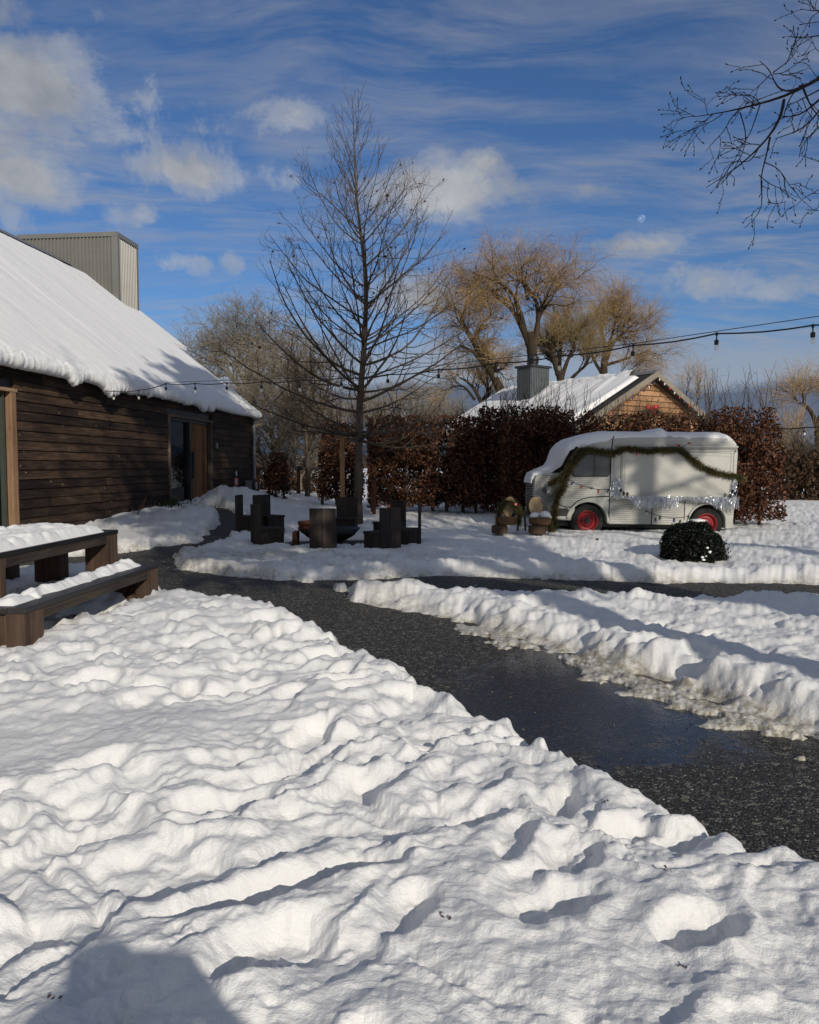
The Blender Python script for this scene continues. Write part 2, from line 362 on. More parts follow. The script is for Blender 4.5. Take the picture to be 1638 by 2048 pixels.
# ---------------------------------------------------------------- terrain
def sm(t): t = np.clip(t, 0, 1); return t*t*(3-2*t)
def base(x, y):
    x = np.asarray(x, float); y = np.asarray(y, float)
    b = .10*sm((y-13)/5)+.12*sm((y-18)/6)
    b = b+.30*sm((-x-2.2)/3.0)*sm((y-7)/12)*sm((60-y)/25)
    return b
def gp(px, py, h=0.0):
    z = h; p = None
    for _ in range(6):
        q = at(px, py, 1.0)-np.array((0, 0, EYE)); k = (z-EYE)/q[2]; p = np.array((0, 0, EYE))+q*k
        z = float(base(p[0], p[1]))+h
    return p
def vnoise(x, y, seed):   # smooth value noise
    xi = np.floor(x).astype(np.int64); yi = np.floor(y).astype(np.int64); fx = x-xi; fy = y-yi
    fx = fx*fx*fx*(fx*(fx*6-15)+10); fy = fy*fy*fy*(fy*(fy*6-15)+10)
    def h(a, b):
        n = (a*374761393+b*668265263+seed*974634777) & 0xffffffff
        n = ((n ^ (n >> 13))*1274126177) & 0xffffffff; n = n ^ (n >> 16)
        return (n & 0xffff)/65535.0
    return (h(xi, yi)*(1-fx)+h(xi+1, yi)*fx)*(1-fy)+(h(xi, yi+1)*(1-fx)+h(xi+1, yi+1)*fx)*fy
def fbm(x, y, f, oc, seed, g=.5, bill=False):
    t = 0; a = 1; n = 0
    for i in range(oc):
        c, s_ = math.cos(.7*i+.3), math.sin(.7*i+.3)
        v = vnoise((x*c-y*s_)*f+i*13.1, (x*s_+y*c)*f+i*7.7, seed+i)
        if bill: v = abs(2*v-1)**.8
        t = t+a*v; n += a; a *= g; f *= 2.03
    return t/n
PATH = [(p, .17) for p in [(330, 1172), (470, 1180), (600, 1222), (660, 1262), (760, 1303), (850, 1352), (950, 1398), (1045, 1420), (1100, 1462), (1200, 1525), (1300, 1583), (1400, 1642), (1500, 1685), (1638, 1722), (2150, 1880)]]
PATH += [(p, .03) for p in [(2300, 1600), (1638, 1478), (1500, 1428), (1380, 1385), (1250, 1342), (1100, 1292), (950, 1250), (850, 1222), (740, 1192), (695, 1176)]]
PATH += [(p, .20) for p in [(770, 1160), (870, 1162), (1000, 1168), (1200, 1174), (1400, 1180), (1638, 1183), (2600, 1200)]]
PATH += [(p, .0) for p in [(2600, 1170), (1638, 1170), (1300, 1166), (1050, 1157), (880, 1153), (700, 1158), (620, 1163), (560, 1160), (430, 1150), (345, 1135), (345, 1115), (430, 1080), (488, 1058), (500, 1040),
         (492, 1022), (430, 1012), (395, 1015), (430, 1032), (440, 1043), (400, 1064), (330, 1085), (240, 1108), (70, 1118), (-400, 1125), (-400, 1165), (60, 1150), (200, 1146), (260, 1156)]]
PPOLY = np.array([gp(p[0], p[1], h)[:2] for p, h in PATH])
BARE = [np.array([gp(*p, .05)[:2] for p in pl]) for pl in
        ([(150, 1243), (215, 1222), (262, 1196), (240, 1232), (190, 1252)], [(548, 1092), (560, 1080), (640, 1073), (760, 1076), (770, 1092), (700, 1100), (600, 1100)])]
def sdf(poly, X, Y):   # signed distance, positive outside
    n = len(poly); d = np.full(X.shape, 1e9); ins = np.zeros(X.shape, bool)
    for i in range(n):
        ax, ay = poly[i]; bx, by = poly[(i+1) % n]; ex, ey = bx-ax, by-ay
        t = np.clip(((X-ax)*ex+(Y-ay)*ey)/(ex*ex+ey*ey+1e-12), 0, 1)
        d = np.minimum(d, (X-ax-t*ex)**2+(Y-ay-t*ey)**2)
        c = ((ay > Y) != (by > Y)) & (X < (bx-ax)*(Y-ay)/(by-ay+1e-12)+ax); ins ^= c
    d = np.sqrt(d); return np.where(ins, -d, d)
GX0, GX1, GY0, GY1, GS = -13.0, 15.0, .6, 27.0, .02
nx = int((GX1-GX0)/GS)+1; ny = int((GY1-GY0)/GS)+1
gx = GX0+np.arange(nx)*GS; gy = GY0+np.arange(ny)*GS
GXX, GYY = np.meshgrid(gx, gy)
def bil(A, x0, y0, s_, x, y):
    u = np.clip((x-x0)/s_, 0, A.shape[1]-1.001); v = np.clip((y-y0)/s_, 0, A.shape[0]-1.001)
    i = u.astype(int); j = v.astype(int); u = u-i; v = v-j
    return (A[j, i]*(1-u)+A[j, i+1]*u)*(1-v)+(A[j+1, i]*(1-u)+A[j+1, i+1]*u)*v
cs = .07; cxs = np.arange(GX0, GX1+cs, cs); cys = np.arange(GY0, GY1+cs, cs); CX, CY = np.meshgrid(cxs, cys)
SD = sdf(PPOLY, CX, CY); SDB = np.minimum(sdf(BARE[0], CX, CY), sdf(BARE[1], CX, CY))
sd = bil(SD, GX0, GY0, cs, GXX, GYY); sdb = bil(SDB, GX0, GY0, cs, GXX, GYY)
edge = (fbm(GXX, GYY, 2.2, 4, 11)-.5)*.30+(fbm(GXX, GYY, 9, 3, 12)-.5)*.14
edge += sm((GYY+1.72*GXX-6.6)/1.2)*(fbm(GXX, GYY, 3.6, 4, 13)-.5)*.30
d = sd+edge
# which side of the main path: right bank is ploughed, left field is trodden
lump = .35*fbm(GXX, GYY, 1.9, 3, 21, .5, True)+.35*fbm(GXX, GYY, 5.2, 4, 22, .6)+.3*fbm(GXX, GYY, 7.5, 3, 23, .6, True)
big = fbm(GXX, GYY, .55, 3, 31)
H = .17+.05*(big-.5)*2+.035*(fbm(GXX, GYY, 1.1, 2, 33)-.5)*2+.016*(fbm(GXX, GYY, 1.6, 3, 41)-.5)*2
trod = sm((fbm(GXX, GYY, .45, 2, 51)-.36)*5)*.8+.2
trod = trod*(1-.8*np.exp(-(((GXX+2.2)/1.6)**2+((GYY-4.6-.25*GXX)/.7)**2)**2))
H += trod*(.045+.03*sm((GYY-5)/5))*(fbm(GXX*1.0+.4*GYY, GYY*1.1, 3.9, 4, 61, .55, True)-.55)+(.012+.022*sm((GYY-5)/4))*(fbm(GXX, GYY, 6.5, 3, 62, .55, True)-.5)
bank = np.exp(-((sd-.42)/.42)**2)
right = sm((GXX+.9)*1.2)*sm((GYY+1.72*GXX-6.6)/1.2)   # beyond the main path, right side
nearbank = bank*(.12+.88*right)
H += nearbank*(.09*(lump-.25)+.04)
H += right*sm(sd/.5)*(.11*(fbm(GXX, GYY, 1.7, 5, 71, .62)-.5)+.05*(fbm(GXX, GYY, 3.2, 4, 72, .6, True)-.5))*sm((14.5-GYY)/3)
# trodden chunks round the fire pit
fire = np.exp(-(((GXX+1.6)/3.0)**2+((GYY-12.4)/1.3)**2))
H += fire*(.10*(fbm(GXX, GYY, 5.5, 3, 81, .5, True)-.45))
H += np.exp(-(((GXX+5.4)/1.0)**2+((GYY-23.3)/1.3)**2))*.36*(.6+.8*fbm(GXX, GYY, 2.2, 4, 19, .6))      # heap at the barn corner
H += np.exp(-(((GXX+5.2)/.8)**2+((GYY-17.6)/2.6)**2))*.07        # ridge of snow below the wall
# footprints
def prints():
    L = []
    def trail(x0, y0, ang, n, step=.62, w=.13):
        x, y = x0, y0
        for i in range(n):
            sgn = 1 if i % 2 else -1
            L.append((x-sgn*w*math.sin(ang)+random.gauss(0, .03), y+sgn*w*math.cos(ang)+random.gauss(0, .03), ang+random.gauss(0, .15), random.uniform(.6, 1.25)))
            ang += random.gauss(0, .07); x += step*math.cos(ang); y += step*math.sin(ang)
    A = math.radians
    for (x, y, a, n) in [(-2.0, 2.2, 38, 12), (-2.4, 3.0, 28, 10), (-.2, 1.9, 62, 10), (-2.9, 4.0, 24, 10), (-3.4, 4.9, 12, 9), (-1.6, 3.8, 50, 9), (.1, 3.1, 55, 7), (-3.2, 3.6, 35, 10), (-2.6, 5.4, 15, 8), (-1.3, 2.5, 20, 6), (-3.4, 6.0, 5, 7), (-1.2, 4.6, 100, 6), (-1.9, 6.2, 60, 6), (-2.3, 6.9, 30, 5),
                         (1.5, 9.2, 8, 10), (3.0, 8.2, 20, 8), (4.2, 6.8, 60, 7), (2.4, 8.4, 40, 6), (5.2, 8.6, 100, 5), (.5, 12.2, 20, 12), (1.0, 13.6, 5, 12), (2, 15.0, -4, 12), (-4, 20, -10, 10), (0, 17, 10, 10), (3, 12.8, 30, 10), (6, 12.6, 20, 8), (-3.5, 18.5, 20, 10), (7, 14, -5, 6)]:
        trail(x, y, A(a), n, step=random.uniform(.5, .7))
    for _ in range(110): L.append((random.uniform(-3.6, 2.6), random.uniform(1.9, 8.5), random.gauss(.75, .8), random.uniform(.3, 1.3)))
    L += [(.9, 2.35, .5, 1.2), (1.3, 2.7, .9, 1.1), (.45, 2.5, .4, 1.0), (1.65, 3.0, 1.9, 1.1), (1.75, 2.55, .7, 1.2), (1.15, 3.1, .2, .8), (-.4, 2.3, .5, 1.2), (.05, 2.75, .9, 1.2), (2.1, 2.9, .8, .9), (-1.2, 2.25, .6, 1.), (1.5, 3.5, .5, .9), (.7, 3.4, 1.3, 1.1)]
    for _ in range(150): L.append((random.uniform(-5, 10), random.uniform(8.5, 20), random.uniform(0, 6.3), random.uniform(.4, .9)))
    K = []
    for q in L:
        if ((q[0]+2.2)/1.5)**2+((q[1]-4.6-.25*q[0])/.55)**2 > 1 and all((q[0]-p[0])**2+(q[1]-p[1])**2 > random.uniform(.12, .33)**2 for p in K): K.append(q)
    return K
pr = np.zeros_like(H)
nz = (fbm(GXX, GYY, 4.5, 4, 91, .6)-.5)*1.5
for (x, y, a, k) in prints():
    if x < GX0+.5 or x > GX1-.5 or y < GY0+.5 or y > GY1-.5: continue
    r = .42; i0 = int((x-r-GX0)/GS); i1 = int((x+r-GX0)/GS); j0 = int((y-r-GY0)/GS); j1 = int((y+r-GY0)/GS)
    X = GXX[j0:j1, i0:i1]-x; Y = GYY[j0:j1, i0:i1]-y; c, s_ = math.cos(a), math.sin(a)
    kk = random.uniform(.8, 1.35); u = (X*c+Y*s_)/(.140*kk); v = (-X*s_+Y*c)/(.074*random.uniform(.85, 1.3))
    soft = random.uniform(.25, .8); q = np.sqrt(u*u+v*v)+nz[j0:j1, i0:i1]*.7
    hole = -k*.080*sm((1.1+soft*.45-q)/soft); rim = k*.024*np.exp(-((q-1.55)/.32)**2)
    cur = pr[j0:j1, i0:i1]; pr[j0:j1, i0:i1] = np.where(hole < -.004, np.minimum(cur, hole), cur*1.0+rim*(cur > -.02))
def blur(A, n):
    for ax in (0, 1):
        B = A.copy()
        for k in range(1, n+1): B += np.roll(A, k, ax)+np.roll(A, -k, ax)
        A = B/(2*n+1)
    return A
pr = np.minimum(.6*pr+.4*blur(pr, 2), .02)
# merged, trampled hollows running up and to the right
wx = (fbm(GXX, GYY, 1.1, 3, 181)-.5)*1.1; wy = (fbm(GXX, GYY, 1.1, 3, 182)-.5)*1.1
c3, s3 = math.cos(.62), math.sin(.62); ua = ((GXX+wx)*c3+(GYY+wy)*s3)*.62; va = -(GXX+wx)*s3+(GYY+wy)*c3
nA = fbm(ua, va, 2.0, 5, 183, .48); nB = fbm(ua*1.3+7, va*1.2, 3.3, 4, 184, .5)
smooth_patch = np.exp(-(((GXX+2.2)/1.5)**2+((GYY-4.6-.25*GXX)/.65)**2)**2)
tr_ = (1-.9*smooth_patch)*(.55+.45*sm((fbm(GXX, GYY, .5, 2, 185)-.3)*4))*(1-.5*right)
nC = fbm(ua*1.5+3, va*1.5, 4.6, 4, 187, .55)
cr = -.052*sm((.475-nA)/.09)-.036*sm((.45-nB)/.08)-.030*sm((.46-nC)/.07)+.012*sm((nA-.52)/.06)+.014*(fbm(ua*1.6, va*1.6, 4.2, 3, 186)-.5)*2
pr = .75*pr+cr*tr_; pr = .5*pr+.5*blur(pr, 1)
pr += .018*(fbm(GXX, GYY, 9, 4, 161, .6)-.5)*sm(-pr/.02)
H += np.maximum(pr, -.11)*np.where(GYY > 9, .7, 1.0)*(1-.5*fire)
H = np.maximum(H, .03)
left = sm((10.3-GYY)/1.0)*(1-sm((GYY+1.72*GXX-6.6)/1.2))
tip = np.exp(-(((GXX+.1)/1.3)**2+((GYY-9.6)/1.2)**2))
cover = sm((d+.06+.08*left+.28*tip+.08*right)/(.24+.34*right))
cover *= sm((sdb+(fbm(GXX, GYY, 4, 3, 15)-.5)*.3+.02)/.15)
T_ = H*cover-.05*(1-cover)
# slush spilling over the path edge along the right bank and in the fork
sl = (fbm(GXX, GYY, 5.0, 5, 101, .62)-.5)*2
zone = np.exp(-((sd+.10)/.24)**2)*right*sm((8.3-GYY)/1.5)
zone2 = np.exp(-(((GXX-.1)/1.1)**2+((GYY-10.2)/.7)**2))*1.0+np.exp(-(((GXX+3)/1.4)**2+((GYY-12.3)/1.0)**2))*.9+.2*np.exp(-((sd+.06)/.08)**2)*right
sl2 = (fbm(GXX, GYY, 1.3, 3, 171)-.5)*2
slush = sm((sl*1.7+sl2*1.2+zone*1.15+zone2*.75-.98)*2.2)*(.004+.034*fbm(GXX, GYY, 24, 3, 111, .6, True)*(.3+1.2*zone))
slush = slush*np.clip(np.clip(zone*4-.4, 0, 1)+(zone2 > .5), 0, 1)
T_ = np.where(cover < .5, np.maximum(T_, slush-.004*(slush < .004)-.05*(slush < .001)), T_)
dirt = np.clip(1.15-np.clip(sd+.30*left, -1, 9)/(.16+.12*right), 0, 1)*(.28+.30*right)+zone*.95*(sd < .18)+.75*(cover < .3)+.55*fire*sm((fbm(GXX, GYY, 3, 3, 121)-.45)*6)
dirt += .9*np.exp(-(((GXX+.1)/.7)**2+((GYY-10.3)/.45)**2))*sm((fbm(GXX, GYY, 6, 3, 131)-.4)*5)
dirt += .4*np.exp(-(((GXX+3)/1.8)**2+((GYY-12.3)/1.2)**2))+.25*np.exp(-(((GXX+4.6)/.9)**2+((GYY-14.5)/3.)**2))
dirt = np.clip(dirt, 0, 1)
T_ += ((fbm(GXX, GYY, 20, 3, 141, .6)-.5)*.020+(fbm(GXX, GYY, 5.5, 4, 142, .6)-.5)*.045*sm((fbm(GXX, GYY, .8, 2, 143)-.4)*5))*cover
wetm = np.exp(-(((GXX-1.1)/1.0)**2+((GYY-5.3)/1.6)**2))*.88+.35*np.exp(-(((GXX-2.6)/.9)**2+((GYY-5.2)/1.2)**2))+.05
def snow_h(x, y):
    x = np.asarray(x, float); y = np.asarray(y, float)
    inside = (x > GX0+.3) & (x < GX1-.3) & (y > GY0+.1) & (y < GY1-.3)
    w_ = np.minimum.reduce([sm((x-GX0-.3)/1.5), sm((GX1-.3-x)/1.5), sm((GY1-.3-y)/1.5), sm((y-GY0-.1)/.6)])*inside
    h = bil(T_, GX0, GY0, GS, x, y)
    return base(x, y)+h*w_+(1-w_)*(.14+.03*(fbm(x, y, .8, 3, 5)-.5))
def ground_z(x, y): return float(snow_h(np.array([x]), np.array([y]))[0])
def build_ground():
    f = math.radians
    ang = np.concatenate([np.arange(-180, -34, 3.0), np.arange(-34, -29, .3), np.arange(-29, 29, .072), np.arange(29, 34, .3), np.arange(34, 180, 3.0)])
    ang = np.radians(ang)
    py = np.concatenate([np.arange(700, 60, -1.15), np.arange(60, 26, -.8)]); r1 = 780*1.6/py
    r = np.concatenate([[.05, .3, .6, .9, 1.2, 1.5], r1[r1 > 1.75], [56, 66, 80, 100, 140, 200, 320, 600, 1200, 2500, 5000]])
    A, R = np.meshgrid(ang, r); X = R*np.sin(A); Y = R*np.cos(A)
    Z = snow_h(X, Y)
    dr = bil(dirt, GX0, GY0, GS, X, Y)*((X > GX0) & (X < GX1) & (Y > GY0) & (Y < GY1))
    m = MB(); V = np.stack([X, Y, Z], -1); n = len(ang)
    i = m.addv(V.reshape(-1, 3)); rr = np.arange(len(r)-1)[:, None]*n; j = np.arange(n); j2 = (j+1) % n
    m.Q.append(np.stack([rr+j, rr+n+j, rr+n+j2, rr+j2], -1).reshape(-1, 4)+i)
    c = m.addv([(0, 0, float(Z[0].mean()))]); m.T.append(np.stack([np.full(n, c), j2, j], 1)[:, ::-1])
    o = m.build('snow_ground', M['snow'], None, True, attr={'dirt': np.append(dr.ravel(), 0)})
    tag(o, kind='structure')
    xs = np.arange(-12.5, 14.6, .12); ys = np.arange(1.2, 26.6, .12); X, Y = np.meshgrid(xs, ys)
    Z = base(X, Y)+(fbm(X, Y, 2.5, 3, 8)-.5)*.012
    m = MB(); m.grid(np.stack([X, Y, Z], -1))
    tag(m.build('gravel_path', M['path'], None, True, attr={'wet': bil(wetm, GX0, GY0, GS, X, Y)}), kind='structure')
    # loose stones
    n = 70000; X = rng.uniform(-3, 6, n); Y = rng.uniform(2.2, 11, n)
    s_ = bil(T_, GX0, GY0, GS, X, Y); wv = bil(wetm, GX0, GY0, GS, X, Y)
    k = (s_ < -.02) & (rng.random(n) > np.clip(wv*1.35, 0, .97)) & (np.abs(X/Y) < .62); X = X[k]; Y = Y[k]; n = len(X)
    R = rng.uniform(.0022, .0062, n)*rng.uniform(.7, 1.2, n)
    o8 = np.array([(1, 0, 0), (0, 1, 0), (-1, 0, 0), (0, -1, 0), (0, 0, .8), (0, 0, -.8)])
    V = o8[None]*R[:, None, None]*rng.uniform(.6, 1.4, (n, 6, 1)); a = rng.uniform(0, 6.3, n); c_, s2 = np.cos(a)[:, None], np.sin(a)[:, None]
    V = np.stack([V[..., 0]*c_-V[..., 1]*s2, V[..., 0]*s2+V[..., 1]*c_, V[..., 2]], -1)+np.stack([X, Y, base(X, Y)+.003], -1)[:, None]
    t = np.array([(0, 1, 4), (1, 2, 4), (2, 3, 4), (3, 0, 4), (1, 0, 5), (2, 1, 5), (3, 2, 5), (0, 3, 5)])
    m = MB(); m.tris(V.reshape(-1, 3), (t[None]+np.arange(n)[:, None, None]*6).reshape(-1, 3))
    tag(m.build('gravel', M['pebble']), 'loose pale and dark stones lying on the wet path', None, kind='stuff')
    # distant hills; blue haze is put into the far ridge colour
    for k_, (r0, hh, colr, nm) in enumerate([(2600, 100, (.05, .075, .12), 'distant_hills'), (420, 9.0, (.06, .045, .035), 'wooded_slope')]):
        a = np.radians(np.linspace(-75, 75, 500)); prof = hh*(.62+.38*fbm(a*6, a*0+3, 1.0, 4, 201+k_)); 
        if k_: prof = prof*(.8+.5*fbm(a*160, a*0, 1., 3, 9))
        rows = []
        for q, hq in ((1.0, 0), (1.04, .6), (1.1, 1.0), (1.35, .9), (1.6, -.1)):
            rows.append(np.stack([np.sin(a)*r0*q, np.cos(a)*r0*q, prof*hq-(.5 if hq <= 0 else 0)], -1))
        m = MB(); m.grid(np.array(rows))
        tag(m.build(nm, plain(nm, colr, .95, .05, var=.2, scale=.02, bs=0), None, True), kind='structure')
build_ground()
# ---------------------------------------------------------------- barn
BN = np.array((.9944, -.1058, 0)); BA = np.array((.1058, .9944, 0)); UP = np.array((0, 0, 1.0))
def BW(Y, out=0, z=0):   # Y along wall, metres out from wall, height
    return np.array((-8.25+.1064*Y, Y, 0))+BN*out+UP*z
ZE = 3.52; SL = .785; HW = 6.5
def bbox(m, Y0, Y1, o0, o1, z0, z1):
    O = BW(Y0); L = (Y1-Y0)*math.hypot(1, .1064)
    return m.frame(O, BA, BN, UP, 0, L, o0, o1, z0, z1)
def barn():
    t = thing('wooden_barn', 'long dark timber clad barn with a steep snow covered roof', 'barn', BW(15, -3, 0))
    m = MB(); openings = [(10.6, 13.5, 2.93), (19.83, 22.9, 2.93)]
    zb = .0; k = 0; ch = .171
    while zb < 3.55:
        spans = [(3.0, 26.8)]
        for a, b, zt in openings:
            if zb < zt-.02:
                ns = []
                for s0, s1 in spans:
                    if b <= s0 or a >= s1: ns.append((s0, s1)); continue
                    if a > s0: ns.append((s0, a))
                    if b < s1: ns.append((b, s1))
                spans = ns
        for s0, s1 in spans:
            y = s0
            while y < s1-.02:
                L = random.choice([1.8, 2.4, 3.0, 3.7, 4.3]) if y > s0 else random.uniform(.6, 3.5); e = min(s1, y+L)
                if s1-e < .4: e = s1
                O = BW(y+.002); LL = (e-y-.004)*1.00565; p = []; jo = random.uniform(0, .003)
                for zz, oo in ((0, .040), (ch-.007, .012)):
                    p += [O+BN*-.02+UP*(zb+zz), O+BA*LL+BN*-.02+UP*(zb+zz), O+BA*LL+BN*(oo+jo)+UP*(zb+zz), O+BN*(oo+jo)+UP*(zb+zz)]
                m.hexa(np.array([p[3], p[2], p[1], p[0], p[7], p[6], p[5], p[4]])); y = e
        zb += ch; k += 1
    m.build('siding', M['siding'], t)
    # wall core behind the boards, with the openings left clear
    m = MB()
    for a, b, z0, z1 in ((3, 10.6, -.2, 3.52), (13.5, 19.83, -.2, 3.52), (22.9, 26.78, -.2, 3.52), (10.6, 13.5, 2.93, 3.52), (19.83, 22.9, 2.93, 3.52)): bbox(m, a, b, -.25, -.03, z0, z1)
    m.poly_prism([BW(26.78, -.26, -.2), BW(26.78, -HW*2+.1, -.2), BW(26.78, -HW*2+.1, ZE), BW(26.78, -HW, ZE+HW*SL-.15), BW(26.78, -.26, ZE)], -BA*.2)
    m.poly_prism([BW(3.1, -.26, -.2), BW(3.1, -HW*2+.1, -.2), BW(3.1, -HW*2+.1, ZE), BW(3.1, -HW, ZE+HW*SL-.15), BW(3.1, -.26, ZE)], -BA*.1)
    bbox(m, 3, 26.6, -HW*2, -HW*2+.2, -.2, 3.5); m.build('wall', M['darkmetal'], t)
    m = MB()   # roof sheets both sides
    for sgn in (1, -1):
        w0 = -.22
        def RP(Y, w_, dz=0): return BW(Y, -(w_ if sgn > 0 else 2*HW-w_), ZE+min(w_, 99)*SL+dz)
        for Y0, Y1 in ((2.8, 26.95),):
            a = [RP(Y0, w0), RP(Y1, w0), RP(Y1, HW), RP(Y0, HW)]
            m.hexa(np.array([p-UP*.10 for p in a]+[p for p in a]) if sgn > 0 else np.array([p-UP*.10 for p in a[::-1]]+[p for p in a[::-1]]))
    rf = m.build('roof', M['darkmetal'], t)
    m = MB(); zr = ZE+HW*SL
    m.poly_prism([BW(2.7, -HW+.28, zr-.14), BW(2.7, -HW, zr+.07), BW(2.7, -HW-.28, zr-.14), BW(2.7, -HW, zr+.02)], BA*24.4); m.build('ridge_cap', M['metal'], rf)
    # frames
    def frame(Y0, Y1, zt, mat, wd, nm='window_frame', par=t):
        m = MB(); bbox(m, Y1-wd, Y1, -.06, .055, .1, zt); bbox(m, Y0, Y0+wd, -.06, .055, .1, zt); bbox(m, Y0-.03, Y1+.03, -.06, .065, zt+.002, zt+.06)
        return m.build(nm, mat, par, bevel=.004)
    wf = frame(10.6, 13.5, 2.86, M['trimwood'], .14)
    m = MB(); bbox(m, 10.8, 13.3, -.14, -.10, .2, 2.86); m.build('pane', M['glass'], wf)
    m = MB(); 
    for y in (13.24, 12.95, 11.9): bbox(m, y, y+.06, -.10, -.03, .2, 2.86)
    m.build('mullion', plain('green_grey_metal', (.05, .06, .05), .4, .4), wf)
    df = frame(19.83, 22.9, 2.86, M['greytrim'], .10, 'door_frame')
    m = MB(); bbox(m, 19.95, 21.35, -.14, -.11, .35, 2.84); m.build('glass_panel', M['glass'], df)
    m = MB(); bbox(m, 21.35, 21.5, -.15, -.02, .3, 2.84); bbox(m, 19.93, 22.8, -.15, -.02, 2.78, 2.85); bbox(m, 19.93, 21.35, -.13, -.04, .3, .42); m.build('mullion', M['black'], df)
    d_ = MB()
    for i in range(6): bbox(d_, 21.52+i*.2, 21.515+(i+1)*.2, -.10, -.05, .42, 2.77)
    dd = d_.build('door', M['doorwood'], t)
    m = MB(); bbox(m, 21.53, 21.58, -.04, .02, 1.25, 2.0); m.build('handle', M['black'], dd)
    m = MB(); bbox(m, 21.5, 22.75, -.4, -.38, -.1, .42); bbox(m, 19.9, 22.8, -.3, .25, -.1, .40); m.build('doorstep', plain('step_stone', (.08, .08, .08)), t)
    # downpipe at the far corner and gutter stub
    m = MB(); P = np.array([BW(26.72, .10, ZE-.02), BW(26.72, .10, 2.2), BW(26.72, .10, 1.2), BW(26.72, .10, .4)]); m.tubes(P, np.full(4, .055), 10); m.tubes(np.array([BW(26.72, .10, z) for z in (1.9, 1.94)]), np.full(2, .063), 10)
    m.build('downpipe', M['pipe'], t, True)
    m = MB(); bbox(m, 26.4, 27.0, -.05, .26, ZE-.20, ZE-.12); m.build('gutter', M['darkmetal'], t)
    # wall lamp
    m = MB(); bbox(m, 23.15, 23.3, .031, .08, 2.12, 2.28); tag(m.build('wall_lamp', M['metal'], None), 'small square grey fitting on the dark wall right of the barn door', 'wall lamp')
    # snow on the visible slope
    nS, nT = 900, 110
    Yv = np.linspace(2.9, 26.72, nS)[:, None]; v = np.concatenate([np.linspace(0, .5, 46), np.linspace(.53, HW/.787+.02, nT-46)])[None]
    rag = (fbm(Yv*1.0, Yv*0, .7, 3, 301)-.5)*.34+(fbm(Yv, Yv*0, 5, 4, 302, .65)-.5)*.20
    rag = rag+.13*np.exp(-((Yv-14.95)/.22)**2)+.20*np.exp(-((Yv-16.25)/.4)**2)+.12*np.exp(-((Yv-22.0)/.7)**2)-.12*np.exp(-((Yv-15.9)/.3)**2)
    rag = np.clip(rag*(1-.75*sm((Yv-22.6)/1.0)), -.16, .55)
    w_ = -.36-rag*.28+v*.787                                     # horizontal distance inwards
    zz = ZE+w_*SL+.01
    drop = rag.clip(0)*1.0*np.exp(-v/.10)
    th = (.12+.06*sm((24-Yv)/8))*(1+.07*(fbm(Yv*1.0, v*.0+3, 3.2, 3, 311)-.5)+.16*(fbm(Yv*2.0, v*.25, .8, 3, 312)-.5)+.35*(fbm(Yv, v, .6, 3, 315)-.5))
    th = th+.008*(fbm(Yv*5, v*.5, 1.0, 3, 313)-.5)+.035*np.exp(-v/.35)*(fbm(Yv*1.4, v*4, 2.0, 5, 314, .66)-.45)*3.2
    L = .20; f = np.sqrt(np.clip(1-(1-np.clip(v/L, 0, 1))**2, 0, 1))
    top = sm((HW/.787-v+.02)/.35); f = f*(.25+.75*top)
    th = th*f
    nrm = BN*(SL/math.hypot(1, SL))+UP*(1/math.hypot(1, SL))
    O = np.array((-8.25, 0, 0))+Yv[..., None]*np.array((.1064, 1, 0))
    P = O-BN*w_[..., None]+UP*(zz-drop)[..., None]+nrm*th[..., None]
    und = O[:, :, :]-BN*(w_[:, :1, None]+.10)+UP*(zz[:, :1]-drop[:, :1]-.03)[..., None]     # underside lip
    bk = O-BN*(w_[:, :1, None]*0-.10)+UP*(ZE+.0*zz[:, :1]-.02)[..., None]
    P = np.concatenate([bk, und, P], 1)
    m = MB(); m.grid(P, flip=False); o = m.build('snow_layer', M['rsnow'], t, True)
    # far extension with the corrugated tower
    t2 = thing('barn_wing', 'snow topped roof of the wing behind the far barn gable', 'barn wing', BW(28.8, -4, 0))
    m = MB(); Y1 = 30.3
    m.poly_prism([BW(Y1, -3.9, 0), BW(Y1, -3.9, ZE+3.9*SL-.35), BW(Y1, -HW, ZE+HW*SL-.35), BW(Y1, -HW*2+3.9, ZE+3.9*SL-.35), BW(Y1, -HW*2+3.9, 0)], -BA*3.35); m.build('wall', M['darkmetal'], t2)
    m = MB(); a = [BW(28.0, -3.7, ZE+3.7*SL-.33), BW(Y1+.1, -3.7, ZE+3.7*SL-.33), BW(Y1+.1, -HW, ZE+HW*SL-.33), BW(28.0, -HW, ZE+HW*SL-.33)]
    m.hexa(np.array(a+[p+UP*.12 for p in a])); m.build('snow_layer', M['rsnow'], t2)
    # tower
    t3 = thing('metal_tower', 'tall grey corrugated metal box rising behind the barn ridge', 'tower', (-12.3, 30, 6))
    C = np.array((-10.7, 29.0, 0)); zt = 10.08
    m = MB()
    def corr(O, D, Nn, L, z0, z1, pitch=.14, dep=.055):
        n = int(L/pitch); pts = []
        for i in range(n):
            for a_, dd in ((0, 0), (.42, 0), (.58, dep), (.92, dep)): pts.append(O+D*((i+a_)*pitch)+Nn*dd)
        pts = np.array(pts); m.grid(np.stack([pts+UP*z0, pts+UP*z1], 0))
    corr(C-BA*.0, -BN, -BA, 3.75, 5.5, zt); corr(C+BN*.0, BA, BN, 1.6, 5.5, zt, .13, .045)
    m.frame(C, -BN, BA, UP, .05, 3.7, .05, 1.55, 5.5, zt-.02)
    m.build('corrugated_sheet', M['metal'], t3)
    m = MB(); m.frame(C, -BN, -BA, UP, -.05, 3.8, 0, .07, zt-.12, zt+.04); m.frame(C, BN, BA, UP, 0, .07, 0, 1.65, zt-.12, zt+.04); m.frame(C, -BN, -BA, UP, -.08, .16, -.10, .06, 5.5, zt-.122)
